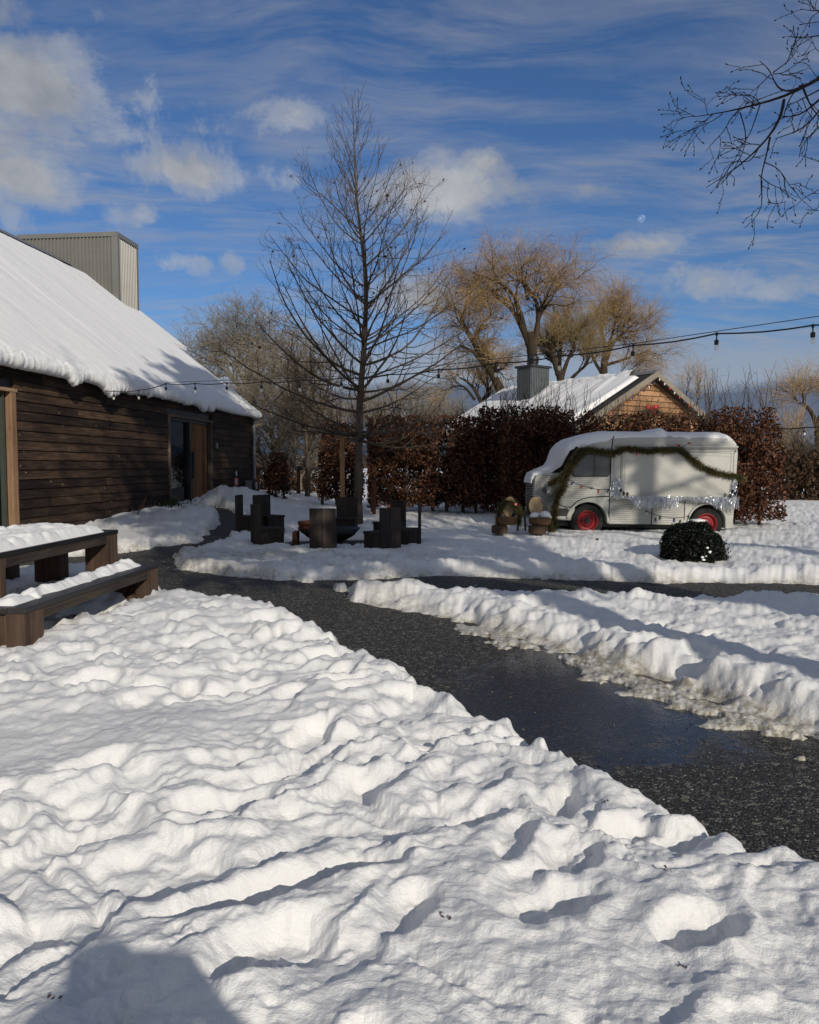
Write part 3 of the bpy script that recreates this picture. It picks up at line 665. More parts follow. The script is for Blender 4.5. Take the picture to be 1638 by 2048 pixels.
    m.frame(C, BA, BN, UP, 1.55, 1.66, -.05, .05, 5.5, zt-.122); m.frame(C, -BN, BA, UP, 0, 3.75, .0, 1.6, zt-.1, zt+.02)
    m.build('edge_trim', M['metal'], t3)
barn()
def wall_bits():
    # small notices low on the shaded wall
    t = thing('wall_sign', 'small white and red notice low on the shaded barn wall', 'sign', BW(25.1, .05, 1.2))
    m = MB(); m.lathe([(0, .01), (.085, .01), (.085, 0)], BW(25.0, .045, 1.36), BA, UP, BN, 18); m.build('round_plate', plain('white_plate', (.55, .52, .5), .5, var=.05), t)
    m = MB(); bbox(m, 24.84, 25.18, .03, .045, .98, 1.22); m.build('red_plate', plain('red_plate', (.5, .12, .12), .5, var=.05), t)
    m = MB()
    for i, (a, b, z0, z1) in enumerate([(24.89, 24.96, 1.03, 1.17), (24.98, 25.0, 1.03, 1.17), (25.03, 25.12, 1.14, 1.17), (25.03, 25.12, 1.08, 1.11), (25.03, 25.12, 1.03, 1.05)]): bbox(m, a, b, .046, .048, z0, z1)
    m.build('lettering', plain('white_ink', (.7, .65, .62), .5, var=.02), t)
    m = MB(); bbox(m, 24.93, 25.0, .03, .05, .62, .95); bbox(m, 24.9, 25.12, .03, .05, .56, .62)
    tag(m.build('hose_tap', M['metal'], None), 'pale narrow tap fixed below the red notice on the barn wall', 'tap')
    t = thing('hose_reel', 'coiled dark hose on a grey bracket near the barn downpipe', 'hose reel', BW(26.1, .2, .7))
    m = MB(); th = np.linspace(0, 4*2*np.pi, 90); c = BW(26.15, .22, .95)
    m.tubes(np.array([c+BA*(.17*math.cos(a))+UP*(.2*math.sin(a))+BN*(.02*a/3-.02) for a in th]), np.full(90, .014), 6); m.build('hose', M['black'], t, True)
    m = MB(); bbox(m, 25.95, 26.05, .03, .25, .85, 1.12); m.lathe([(.0, .08), (.13, .08), (.15, 0), (.0, 0)], c+BN*.05, BA, UP, BN, 16); m.build('bracket', M['pipe'], t)
    # shrubs along the wall
    t = thing('evergreen_shrub', 'low dark green shrub poking from snow beside the glass barn door', 'shrub', (*gp(347, 1018, .1)[:2], .3)); c = org(t)
    m = MB(); n = 1500; P = c+rng.standard_normal((n, 3))*np.array((.22, .45, .13))+np.array((0, 0, .18)); m.cards(P, rng.uniform(.02, .05, n), 2.2, up=(0, 0, .8)); m.build('foliage', leafmat('shrub_leaf', [(.015, .025, .008), (.05, .06, .02), (.09, .09, .04)]), t)
    for _ in range(14):
        a = c+np.array((random.uniform(-.2, .2), random.uniform(-.4, .4), -.1)); b = a+np.array((random.uniform(-.1, .1), random.uniform(-.1, .1), random.uniform(.3, .55))); m = MB(); m.tubes(np.array([a, (a+b)/2+.02, b]), np.array((.008, .006, .003)), 4); m.build('stem', M['twig'], t)
    t = thing('dry_stalks', 'reddish brown dry plant stalks rising from snow by the barn wall', 'dry plant', (*gp(262, 1040, .2)[:2], .35)); c = org(t)
    smat = plain('red_stalk', (.16, .07, .04), .8)
    for (px0, py0, px1, py1) in [(262, 1040, 283, 1005), (266, 1040, 295, 985), (283, 1005, 293, 990), (285, 1008, 290, 1000), (190, 1048, 207, 1028), (230, 1042, 228, 1030), (244, 1040, 248, 1030), (257, 1040, 256, 1030), (295, 1036, 299, 1028), (272, 1030, 262, 1012), (203, 1050, 200, 1040)]:
        Y = 17.0; a = at(px0, py0+6, Y); b = at(px1, py1, Y+random.uniform(-.2, .2)); mid = (a+b)/2+np.array((.02, 0, -.01)); m = MB(); m.tubes(np.array([a, mid, b]), np.array((.011, .008, .003)), 5); m.build('stalk', smat, t)
wall_bits()
# ---------------------------------------------------------------- snow caps on furniture
def snow_cap(name, x0, x1, y0, y1, z, th, parent, label=None, skew=0.0, cover=1.0, seed=1, ragged=.06, step=.025, XY=None, holes=.0, lobes=5.0):
    nx_ = max(8, int((x1-x0)/step)); ny_ = max(8, int((y1-y0)/step))
    u = np.linspace(0, 1, nx_)[None, :]; v = np.linspace(0, 1, ny_)[:, None]
    X = x0+(x1-x0)*u+0*v; Y = y0+(y1-y0)*v+0*u
    e = np.minimum(np.minimum(X-x0, x1-X), np.minimum(Y-y0, y1-Y))
    n1 = fbm(X, Y, lobes, 4, seed, .55, True); n2 = fbm(X, Y, 3.0, 3, seed+9)
    q = e-ragged*n2*2-holes*(n2-.2)
    H_ = th*sm(q/(.09))*(.45+.85*n1)-.02*(q < 0)
    X = X+skew*(Y-y0); Z = z+H_
    m = MB(); P = np.stack([X, Y, Z], -1); m.grid(P)
    return m.build(name, M['rsnow'], parent, True)
def picnic():
    # bench: right edge runs from (-3.10, 6.23) to (-2.95, 9.15)
    def leg(m, x0, x1, y0, y1, z0, z1, nb=3, axis='y'):
        w = (y1-y0)/nb if axis == 'y' else (x1-x0)/nb
        for i in range(nb):
            j = random.uniform(0, .004)
            if axis == 'y': m.box(((x0+x1)/2+j, y0+w*(i+.5), (z0+z1)/2), (x1-x0, w-.004, z1-z0))
            else: m.box((x0+w*(i+.5), (y0+y1)/2+j, (z0+z1)/2), (w-.004, y1-y0, z1-z0))
    R = -.05
    def make(kind, x1, y0, y1, wd, H, label, group, cat, legin=0, sn=None, thk=.045):
        t = thing(kind, label, cat, (x1, y0, 0.0), group)
        def L(m): return m
        L1 = y1-y0
        m = MB(); nb = max(2, round(wd/.16)); w = wd/nb
        for i in range(nb): m.box((-wd+w*(i+.5), L1/2, H-thk/2+random.uniform(-.002, .002)), (w-.005, L1, thk))
        m.build('seat' if 'bench' in kind else 'table_top', M['topwood'], t, local=True, bevel=.006)
        ap = .085 if 'bench' in kind else .10
        for xx in (-.03, -wd+.03): m = MB(); m.box((xx, L1/2, H-thk-ap/2), (.04, L1-.62, ap)); m.build('apron', M['darkwood_y'], t, local=True, bevel=.004)
        for i, (a, b) in enumerate([(0.004, .31), (L1-.31, L1-.004)]):
            for sx in (0, 1):
                m = MB(); xx = (-.30*1, -.012) if sx else (-wd+.012, -wd+.30)
                if 'bench' in kind: xx = (-.17, -.012) if sx else (-wd+.012, -wd+.17)
                leg(m, xx[0], xx[1], a, b, -.12, H-thk, 3)
                lg = m.build('leg', M['legwood'], t, local=True, bevel=.005)
        if 'bench' in kind:
            for yy in (L1-.33, .33): m = MB(); m.box((-wd/2, yy, .10), (wd-.10, .04, .06)); m.build('stretcher', M['legwood'], t, local=True, bevel=.004)
            for yy in (L1-.24, .05): m = MB(); leg(m, -wd+.16, -.16, yy, yy+.04, -.1, H-thk, 3, 'x'); m.build('end_panel', M['legwood'], t, local=True)
        return t
    b = make('picnic_bench', -2.955, 6.23, 9.15, .46, .45, 'near picnic bench with loose snow lumps on its wet black seat', None, 'bench')
    b.rotation_euler = (0, 0, R+.0); b.location = (-3.10, 6.23, 0)
    s = snow_cap('snow_layer', -.44, -.10, .45, 2.75, .449, .085, None, seed=401, ragged=.03, holes=.10, lobes=7); s.parent = b
    s = snow_cap('snow_layer', -.46, -.14, .10, .55, .449, .06, None, seed=405, ragged=.02, lobes=7); s.parent = b
    tb = make('picnic_table', -3.72, 6.9, 9.78, .95, .80, 'long dark picnic table with thick snow on top', None, 'table', thk=.05)
    tb.rotation_euler = (0, 0, -.035); tb.location = (-3.78, 6.95, 0)
    s = snow_cap('snow_layer', -.945, -.012, -.0, 2.55, .799, .12, None, seed=411, ragged=.012, lobes=3.2); s.parent = tb
    m = MB()   # inner pedestal panel seen through the frame
    for i in range(4): m.box((-.62+i*.13, .55, .33), (.125, .07, .84))
    m.build('centre_leg', M['legwood'], tb, local=True, bevel=.004)
    f = make('picnic_bench', 0, 0, 2.9, .46, .45, 'far picnic bench mostly hidden behind the snowy table', None, 'bench')
    f.rotation_euler = (0, 0, -.03); f.location = (-5.05, 7.0, 0.02)
    s = snow_cap('snow_layer', -.45, -.01, .02, 2.88, .449, .11, None, seed=421, ragged=.02, lobes=4); s.parent = f
picnic()
# ---------------------------------------------------------------- fire pit
def chair(H=.86, W_=.46, sw=.44):
    t = thing('plank_chair', None, 'chair', (0, 0, 0), 'plank chairs around the fire pit')
    m = MB(); n = 2
    for i in range(n): m.box((-W_/2+W_/n*(i+.5), -.245, H/2-.06), (W_/n-.003, .05, H+.12))
    m.build('backrest', M['darkwood'], t, local=True, bevel=.004)
    m = MB(); m.box((0, .0, .41), (W_+.01, .47, .045)); m.build('seat', M['darkwood'], t, local=True, bevel=.004)
    for s_ in (-1, 1):
        m = MB(); m.box((s_*(W_/2-.025), .0, .14), (.045, .43, .495)); m.build('side_panel', M['darkwood'], t, local=True, bevel=.003)
    m = MB(); m.box((0, .21, .14), (W_-.055, .04, .49)); m.build('front_panel', M['darkwood'], t, local=True, bevel=.003)
    return t
CH = [(-1.52, 13.75, .05, 'plank chair nearest the viewer seen from behind, centre of the fire pit ring'),
      (-2.62, 14.45, -1.05, 'near left plank chair with tall back, just left of the central one'),
      (-3.28, 16.1, -1.62, 'leftmost plank chair at the fire pit, its thin back edge on'),
      (-2.98, 16.55, -2.25, 'far left plank chair whose back shows above the near left chair'),
      (-1.35, 16.45, 3.1, 'far plank chair facing the viewer just left of the bare tree trunk'),
      (-.50, 13.85, .72, 'near right plank chair with its broad back in front of the seat'),
      (-.06, 14.35, 1.58, 'rightmost plank chair at the fire pit, its thin back edge on'),
      (-.42, 15.6, 2.25, 'far right plank chair with a pale lit back edge')]
c0 = chair()
for i, (x, y, rz, lab) in enumerate(CH):
    o = c0 if i == 0 else copy_tree(c0)
    o.location = (x, y, float(base(x, y))+.0); o.rotation_euler = (0, 0, rz); o['label'] = lab
def firepit():
    t = thing('fire_bowl', 'wide shallow black steel fire bowl amid the plank chairs', 'fire pit', (-1.55, 15.1, 0))
    m = MB(); m.lathe([(.0, .14), (.2, .15), (.42, .26), (.56, .40), (.60, .40), (.45, .24), (.2, .11), (0, .10)], k=40); m.build('bowl', M['black'], t, True, local=True)
    m = MB(); m.lathe([(0, 0), (.26, 0), (.26, .04), (.2, .12), (0, .12)], k=24); m.build('foot', M['black'], t, local=True)
    t = thing('log_pile', 'small stack of split orange brown logs beside the fire bowl', 'firewood', (-2.0, 15.3, .0)); c = org(t)
    logs = [((598, 1047), (640, 1044)), ((604, 1056), (640, 1057)), ((612, 1064), (644, 1063)), ((600, 1056), (616, 1068)), ((618, 1051), (648, 1049))]
    mt = wood('split_log', (.07, .025, .012), (.20, .08, .035), 'X', 8)
    for i, (a, b_) in enumerate(logs):
        a = at(*a, 14.9+.05*i); b_ = at(*b_, 15.2+.05*i); m = MB(); m.tubes(np.array([a, (a+b_)/2, b_]), np.array((.05, .055, .05)), 9); m.build('log', mt, t)
    for x in (-2.2, -1.8): m = MB(); m.box((x, 15.05, .17), (.09, .35, .34)); m.build('log_rest', mt, t)
firepit()
# ---------------------------------------------------------------- posts and fences
def posts():
    m = MB(); a = at(685, 1006, 20.2); zt_ = at(687, 871, 20.2)[2]; m.box((a[0], a[1], zt_/2), (.115, .10, zt_)); tag(m.build('wooden_post', M['post'], None, bevel=.006), 'tall slim golden wooden post left of the bare tree', 'post')
    m = MB(); Y = 20.5; p = at(748, 1000, Y); m.box((p[0], Y, .55), (.10, .10, 1.3)); tag(m.build('wooden_post', M['redpost'], None, bevel=.006), 'short reddish post just right of the bare tree trunk', 'post')
    # rail fence left
    t = thing('rail_fence', 'dark timber rail fence between the barn corner and the hedge', 'fence', (-3.6, 29, .3)); c = org(t)
    for px in (516, 597, 648): 
        m = MB(); p = at(px, 1000, 29); m.box((p[0], 29, .85), (.14, .14, 1.5)); m.build('fence_post', M['redpost'], t, bevel=.005)
    for z in (1.50,):
        m = MB(); a = at(500, 1000, 29); b_ = at(660, 1000, 29); m.box(((a[0]+b_[0])/2, 28.98, z), (b_[0]-a[0], .16, .12)); m.build('rail', M['topwood'], t)
    # fence behind the hedge, snow on its rails
    t = thing('rail_fence', 'low dark rail fence with snowy rails seen through the hedge', 'fence', (1.3, 23.2, .2)); 
    x0 = at(740, 0, 23.2)[0]; x1 = at(1240, 0, 23.2)[0]
    for z, hh in ((1.12, .15), (.62, .15), (.30, .12)):
        m = MB(); m.box(((x0+x1)/2, 23.2, z), (x1-x0, .05, hh)); r = m.build('rail', M['topwood'], t)
        if z > .5:
            s = snow_cap('snow_layer', x0, x1, 22.96, 23.3, z+hh/2-.005, .17, None, seed=int(431+z*10), ragged=.04, step=.05); s.parent = t; s.location = -org(t)
    for k in range(6):
        m = MB(); m.box((x0+(x1-x0)*k/5, 23.25, .6), (.10, .10, 1.25)); m.build('fence_post', M['topwood'], t)
posts()
# ---------------------------------------------------------------- string lights
def bulb_mats():
    m, T = material('clear_bulb', .05, .5); T.bsdf.inputs['Base Color'].default_value = (.9, .88, .8, 1); T.bsdf.inputs['Transmission Weight'].default_value = .0
    tr = T.add('ShaderNodeBsdfTransparent'); mx = T.add('ShaderNodeMixShader'); mx.inputs[0].default_value = .5
    T.l.new(tr.outputs[0], mx.inputs[1]); T.l.new(T.bsdf.outputs[0], mx.inputs[2]); T.l.new(mx.outputs[0], T.n['Material Output'].inputs[0])
    M['bulb'] = m
bulb_mats()
def string_lights(label, pts, idx_bulbs, loc, rw=.0085, guy=None):
    t = thing('string_lights', label, 'string lights', loc)
    pts = np.array(pts); m = MB()
    # sag a little between holders
    P = []
    for i in range(len(pts)-1):
        for q in (0, .25, .5, .75): P.append(pts[i]*(1-q)+pts[i+1]*q-UP*.022*math.sin(math.pi*q))
    P.append(pts[-1]); P = np.array(P); m.tubes(P, np.full(len(P), rw), 6)
    if guy is not None: g = np.array(guy); m.tubes(g, np.full(len(g), .004), 4)
    m.build('wire', M['black'], t, True)
    for i in idx_bulbs:
        p = pts[i]; tl = np.array((random.uniform(-.06, .06), random.uniform(-.06, .06), -1)); tl /= np.linalg.norm(tl)
        X = np.cross(tl, (0, 1, 0)); X /= np.linalg.norm(X); Yv = np.cross(tl, X)
        m = MB(); m.lathe([(0, -.014), (.013, -.012), (.012, .02), (.007, .025), (.006, .062), (.019, .066), (.023, .075), (.021, .115), (.0, .116)], p, X, Yv, tl, 12); h = m.build('lamp_holder', M['black'], t, True)
        m = MB(); m.lathe([(.0, .117), (.016, .117), (.022, .14), (.022, .155), (.015, .172), (0, .177)], p, X, Yv, tl, 12); b = m.build('bulb', M['bulb'], None, True)
        b.parent = h; b.location = (0, 0, 0); b.data.transform(Matrix.Translation(-Vector(org(h))))
ZK = {-3: 1.70, -2: 1.50, -1: 1.46, 0: 1.528, 1: 1.47, 2: 1.42, 3: 1.377, 4: 1.335, 5: 1.305, 6: 1.29, 7: 1.29, 8: 1.297, 9: 1.31, 10: 1.343, 11: 1.376, 12: 1.357, 13: 1.40, 14: 1.47}
ks = list(range(-3, 15)); pts = [np.array((14.6*(-.310+.0481*k)*1.0, 14.6*(1-.03975*k), EYE+ZK[k])) for k in ks]
pts[0] = BW(16.35, .05, 3.20)
string_lights('long near string of clear bulbs sagging from the barn wall across the yard', pts, range(1, len(ks)), (0, 11, 3.0), guy=[pts[3]+UP*.02, pts[8]+UP*.03, pts[13]+UP*.02, pts[15]+UP*.08, pts[17]+UP*.10])
B2 = [(1300, 832, 21.5), (1345, 844, 21), (1388, 850, 20.5), (1427, 853, 20), (1465, 855, 19.5), (1509, 857, 19), (1557, 857, 18.3), (1609, 855, 17.6), (1665, 849, 16.8), (1725, 838, 16)]
string_lights('far string of clear bulbs crossing behind the van roof and brown tree', [at(*p) for p in B2], range(2, 9), (9, 19, 2.5), .014)
# ---------------------------------------------------------------- moon
def moon():
    m, T = material('moon_rock', .9, 0); g = T.add('ShaderNodeTexCoord').outputs['Object']
    df = T.add('ShaderNodeBsdfDiffuse'); T.l.new(T.mix(T.ramp(T.noise(g, .10, 4), [(.45, 0), (.58, 1)]), (.03, .035, .05), (.13, .13, .13)), df.inputs[0])
    tr = T.add('ShaderNodeBsdfTransparent'); ad = T.add('ShaderNodeAddShader'); T.l.new(df.outputs[0], ad.inputs[0]); T.l.new(tr.outputs[0], ad.inputs[1]); T.l.new(ad.outputs[0], T.n['Material Output'].inputs[0])
    p = at(1283, 437, 3000); o = MB(); o.ell((0, 0, 0), (14.5, 14.5, 14.5), 32, 20); ob = o.build('moon', m, None, True); ob.location = p
    tag(ob, 'pale half lit daytime moon in the blue sky above the cottage', 'moon')
moon()
# ---------------------------------------------------------------- photographer (behind the camera; throws the shadow)
def person():
    me = bpy.data.meshes.new('person'); o = bpy.data.objects.new('person', me); COL.objects.link(o)
    J = dict(pel=(0, 0, .95), sp=(0, -.01, 1.15), ch=(0, 0, 1.35), nk=(0, .01, 1.50), hd=(0, .04, 1.60), tp=(0, .04, 1.74), ls=(-.19, 0, 1.42), rs=(.19, 0, 1.42), le=(-.42, .16, 1.26), re=(.44, .12, 1.42),
             lw=(-.13, .36, 1.52), rw=(.14, .36, 1.52), lh=(-.1, 0, .92), rh=(.1, 0, .92), lk=(-.12, .02, .5), rk=(.12, .02, .5), la=(-.13, -.02, .1), ra=(.13, -.02, .1), lt=(-.14, .14, .04), rt=(.14, .14, .04))
    Rr = dict(pel=.16, sp=.15, ch=.18, nk=.065, hd=.095, tp=.07, ls=.13, rs=.13, le=.085, re=.11, lw=.045, rw=.045, lh=.10, rh=.10, lk=.075, rk=.075, la=.055, ra=.055, lt=.045, rt=.045)
    E = [('pel', 'sp'), ('sp', 'ch'), ('ch', 'nk'), ('nk', 'hd'), ('hd', 'tp'), ('ch', 'ls'), ('ch', 'rs'), ('ls', 'le'), ('rs', 're'), ('le', 'lw'), ('re', 'rw'), ('pel', 'lh'), ('pel', 'rh'), ('lh', 'lk'), ('rh', 'rk'), ('lk', 'la'), ('rk', 'ra'), ('la', 'lt'), ('ra', 'rt')]
    # hands: palms and five curled fingers each, holding the phone
    for s_, w_ in ((-1, 'lw'), (1, 'rw')):
        J[w_+'p'] = (s_*.095, .425, 1.58); Rr[w_+'p'] = .028; E.append((w_, w_+'p'))
        for i in range(4):
            J[f'{w_}{i}a'] = (s_*.083, .415, 1.59+.02*i); J[f'{w_}{i}b'] = (s_*.075, .395, 1.595+.02*i); J[f'{w_}{i}c'] = (s_*.055, .39, 1.595+.02*i)
            for q in 'abc': Rr[f'{w_}{i}{q}'] = .009
            E += [(w_+'p', f'{w_}{i}a'), (f'{w_}{i}a', f'{w_}{i}b'), (f'{w_}{i}b', f'{w_}{i}c')]
        J[w_+'t'] = (s_*.07, .412, 1.57); J[w_+'u'] = (s_*.045, .402, 1.58); Rr[w_+'t'] = .011; Rr[w_+'u'] = .010; E += [(w_+'p', w_+'t'), (w_+'t', w_+'u')]
    ks_ = list(J); me.from_pydata([J[k] for k in ks_], [(ks_.index(a), ks_.index(b)) for a, b in E], [])
    sk = o.modifiers.new('skin', 'SKIN'); 
    for i, k in enumerate(ks_): me.skin_vertices[0].data[i].radius = (Rr[k], Rr[k]*.9)
    me.skin_vertices[0].data[0].use_root = True
    su = o.modifiers.new('sub', 'SUBSURF'); su.levels = su.render_levels = 1
    me.materials.append(plain('dark_winter_coat', (.03, .032, .04), .85, .1))
    o.location = (.62, -1.10, ground_z(.6, -1.1)-.20)
    tag(o, 'person in a dark winter coat and wide hat holding up a phone', 'person')
    zb = o.location.z
    m = MB(); m.lathe([(0, 1.83), (.09, 1.82), (.105, 1.76), (.11, 1.70), (.22, 1.685), (.245, 1.675), (.22, 1.675), (.1, 1.66), (0, 1.66)], (0, .04, 0), k=32); h = m.build('hat', plain('felt_hat', (.05, .04, .03), .9), None, True); h.parent = o
    m = MB(); m.box((0, .425, 1.61), (.155, .009, .075)); ph = m.build('phone', M['black'], None); ph.location = (.62, -1.10, zb); tag(ph, 'black phone held up in landscape by the person', 'phone')
person()
# ---------------------------------------------------------------- van
VX, VY = 2.64, 16.4; VW = 1.95; TILT = .026
def vp(cx, cy):
    return np.array(((cx-70)/346.0, (842-(cy-.026*(cx-450)))/346.0))
def van():
    zg = at(1175, 1066, VY)[2]
    t = thing('vintage_van', 'old cream corrugated camper van with red wheels and snow covered roof', 'van', (VX, VY, zg), None, (0, TILT, 0))
    cream = plain('cream_paint', (.42, .415, .375), .45, .4, var=.13, scale=2.2, bs=.05)
    # ribbed variant of the same paint
    rib, T = material('cream_ribbed_paint', .42, .4); g = T.add('ShaderNodeTexCoord').outputs['Object']; x, y, z = T.sep(g)
    T.l.new(T.mix(T.noise(g, 1.4, 4), (.36, .355, .32), (.43, .425, .385)), T.bsdf.inputs['Base Color'])
    wv = T.m('SINE', T.m('MULTIPLY', z, 2*math.pi/.042)); bump(T, wv, .75, .006)
    def c2(pts): return np.array([vp(*p) for p in pts])
    # body profile
    arch = lambda cx, cy, r, a0, a1, n: [(cx+r*math.cos(math.radians(a)), cy-r*math.sin(math.radians(a))) for a in np.linspace(a0, a1, n)]
    prof = [(205, 722), (186, 690), (188, 640), (212, 600), (232, 520), (262, 440), (300, 345), (345, 232), (372, 200), (420, 168), (500, 145), (600, 130), (760, 122), (1000, 120), (1300, 124), (1450, 134), (1492, 148), (1512, 172), (1522, 215), (1522, 260), (1516, 600), (1512, 795), (1462, 798), (1455, 760)]
    prof += arch(1322, 752, 132, 0, 180, 15)+[(1188, 772), (930, 770), (612, 766), (596, 745)]+arch(450, 745, 142, 0, 172, 15)+[(308, 738)]
    P = c2(prof); n = len(P)
    zt = P[:, 1].max()
    V = []
    # cross-slices: pull the roof in near both sides
    sl = [(0, .10), (.012, .05), (.045, .018), (.11, 0), (VW-.11, 0), (VW-.045, .018), (VW-.012, .05), (VW, .10)]
    cen = np.array((2.2, 1.2))
    for y_, ins in sl:
        Q = P.copy()
        top = sm((Q[:, 1]-1.55)/.35)[:, None]; fr = sm((.75-Q[:, 0])/.4)[:, None]*(Q[:, 1:2] > .9)
        Q -= ins*np.concatenate([-(fr*.6), top*1.0+0*fr], 1)
        V.append(np.stack([Q[:, 0], np.full(n, y_), Q[:, 1]], -1))
    m = MB(); V = np.array(V); i = m.addv(V.reshape(-1, 3)); a = np.arange(n); b = (a+1) % n
    for k in range(len(sl)-1): m.Q.append(np.stack([a+k*n, b+k*n, b+(k+1)*n, a+(k+1)*n], 1)[:, ::-1]+i)
    tt = np.array(tessellate_polygon([[Vector((p[0], p[1], 0)) for p in P]]), int)
    m.T.append(tt[:, ::-1]+i); m.T.append(tt+i+(len(sl)-1)*n)
    body = m.build('body', cream, t, False, local=True)
    def plate(name, pts, y0, th, mat, par=None, r=0):   # panel lying just proud of the near side
        q = c2(pts); m = MB(); m.poly_prism([(p[0], y0, p[1]) for p in q], (0, -th, 0))
        o = m.build(name, mat, None, bevel=r); o.parent = par or t; return o
    def line(pts, rad=.006, y=-.003, mat=None, k=4):
        q = c2(pts); return np.array([(p[0], y, p[1]) for p in q]), rad
    # ribbed lower panels
    plate('side_panel', [(614, 590), (614, 762), (914, 766), (914, 598)], 0, .006, rib)
    plate('side_panel', [(922, 598), (922, 766), (1152, 768), (1152, 600)], 0, .006, rib)
    plate('side_panel', [(1450, 640), (1475, 700), (1508, 700), (1508, 604), (1400, 602)], 0, .006, rib)
    # cab door with its window
    dpts = [(345, 236), (600, 236), (600, 562)]+[(560, 562), (480, 566), (410, 578), (360, 603), (326, 640), (290, 640), (218, 612), (250, 500), (300, 350)]
    dr = plate('door', dpts, 0, .012, rib, r=.004)
    def rr(x0, y0, x1, y1, r, n=5, shear=0):
        o = []
        for (cx, cy, a0) in ((x1-r, y0+r, 90), (x0+r, y0+r, 180), (x0+r, y1-r, 270), (x1-r, y1-r, 360)):
            for a in np.linspace(a0-90 if a0 == 90 else a0-90, a0, n): pass
        for (cx, cy, a0, a1) in ((x1-r, y0+r, 0, 90), (x0+r+shear, y0+r, 90, 180), (x0+r, y1-r, 180, 270), (x1-r, y1-r, 270, 360)):
            o += [(cx+r*math.cos(math.radians(a)), cy-r*math.sin(math.radians(a))) for a in np.linspace(a0, a1, n)]
        return o
    wf = plate('window', rr(322, 252, 600, 422, 26, 6, 16), -.012, .014, M['black'], dr)
    wf.name = 'window'
    for q in (rr(334, 262, 478, 413, 20, 6, 14), rr(486, 262, 590, 413, 20, 6)):
        plate('pane', q, -.0262, .003, M['glass2'], dr)
    plate('handle', [(570, 508), (598, 508), (598, 517), (570, 517)], -.012, .02, M['pipe'], dr)
    # cab window surround line, seams
    m = MB()
    for pts, r in [([(606, 762), (606, 560), (606, 240), (612, 150), (620, 128)], .006), ([(214, 612), (290, 643), (326, 643), (362, 606), (410, 581), (480, 569), (602, 565)], .0065), ([(214, 612), (252, 500), (300, 348), (343, 232)], .005), ([(918, 598), (918, 768)], .005), ([(1156, 600), (1156, 735)], .005), ([(603, 768), (1190, 775)], .005)]:
        P_, r_ = line(pts, r); m.tubes(P_, np.full(len(P_), r_*1.7), 4)
    m.build('seam', M['black'], t, local=True)
    # fender lips
    for (cx, cy, r, a0, a1, rr_) in ((450, 748, 150, -4, 172, .026), (1322, 756, 140, -10, 186, .024)):
        q = c2(arch(cx, cy, r, a0, a1, 22)); m = MB(); m.tubes(np.array([(p[0], -.008, p[1]) for p in q]), np.full(22, rr_), 8); m.build('wheel_arch', cream, t, True, local=True)
    # hatch
    h = plate('serving_hatch', [(690, 236), (1492, 236), (1492, 548), (690, 548)], 0, .016, cream, r=.004)
    m = MB()
    for (x0, y0, x1, y1) in ((682, 226, 1500, 232), (682, 552, 1500, 558), (680, 232, 686, 552), (1494, 232, 1500, 552), (706, 250, 709, 540), (706, 250, 1476, 253), (1474, 250, 1477, 540)):
        a_ = vp(x0, y1); b_ = vp(x1, y0); m.box(((a_[0]+b_[0])/2, -.012, (a_[1]+b_[1])/2), (abs(b_[0]-a_[0]), .024, abs(b_[1]-a_[1])), 0)
    m.build('hatch_trim', cream, h, local=True)
    # gutter rail and awning roller
    m = MB(); q = c2([(632, 199), (1518, 199)]); m.tubes(np.array([(q[0][0], -.03, q[0][1]), (q[1][0], -.03, q[1][1]-.02)]), np.full(2, .022), 8); m.build('awning_roller', cream, t, True, local=True)
    m = MB(); q = c2([(1120, 222), (1512, 226)]); m.tubes(np.array([(q[0][0], -.018, q[0][1]), (q[1][0], -.018, q[1][1]-.006)]), np.full(2, .009), 6); m.build('rail', M['black'], t, True, local=True)
    m = MB(); q = c2([(636, 236), (1512, 238)]); m.tubes(np.array([(q[0][0], -.02, q[0][1]), (q[1][0], -.02, q[1][1])]), np.full(2, .010), 6); m.build('gutter', M['pipe'], t, True, local=True)
    plate('side_panel', rr(628, 236, 670, 402, 10, 4), 0, .012, cream, r=.003)
    # counter shelf
    m = MB(); a_ = vp(620, 562); b_ = vp(1510, 562); m.box(((a_[0]+b_[0])/2, -.09, a_[1]-.012), (b_[0]-a_[0], .18, .03), R=None); m.build('counter', cream, t, local=True, bevel=.005)
    # front: bonnet, grille, headlamps, wings, bumper, windscreen
    hood = c2([(74, 640), (72, 560), (72, 440), (84, 412), (150, 402), (262, 392), (300, 380), (300, 700), (120, 700)])
    m = MB(); V = []
    for y_, ins in ((.36, .05), (.39, .015), (.46, 0), (VW-.46, 0), (VW-.39, .015), (VW-.36, .05)):
        Q = hood.copy(); c_ = Q.mean(0); Q = c_+(Q-c_)*(1-ins*1.6); V.append(np.stack([Q[:, 0], np.full(len(Q), y_), Q[:, 1]], -1))
    V = np.array(V); nn = V.shape[1]; i = m.addv(V.reshape(-1, 3)); a = np.arange(nn); b = (a+1) % nn
    for k in range(5): m.Q.append(np.stack([a+k*nn, b+k*nn, b+(k+1)*nn, a+(k+1)*nn], 1)[:, ::-1]+i)
    tt = np.array(tessellate_polygon([[Vector((p[0], p[1], 0)) for p in hood]]), int); m.T.append(tt[:, ::-1]+i); m.T.append(tt+i+5*nn)
    bon = m.build('bonnet', rib, t, False, local=True)
    m = MB()
    for k in range(9): z_ = .58+k*.055; m.box((-.004, VW/2, z_), (.02, .9, .022))
    m.build('grille', M['darkmetal'], t, local=True)
    m = MB()
    wing = [(.12, .30), (.06, .45), (.10, .62), (.25, .74), (.45, .80), (.62, .80), (.62, .30)]
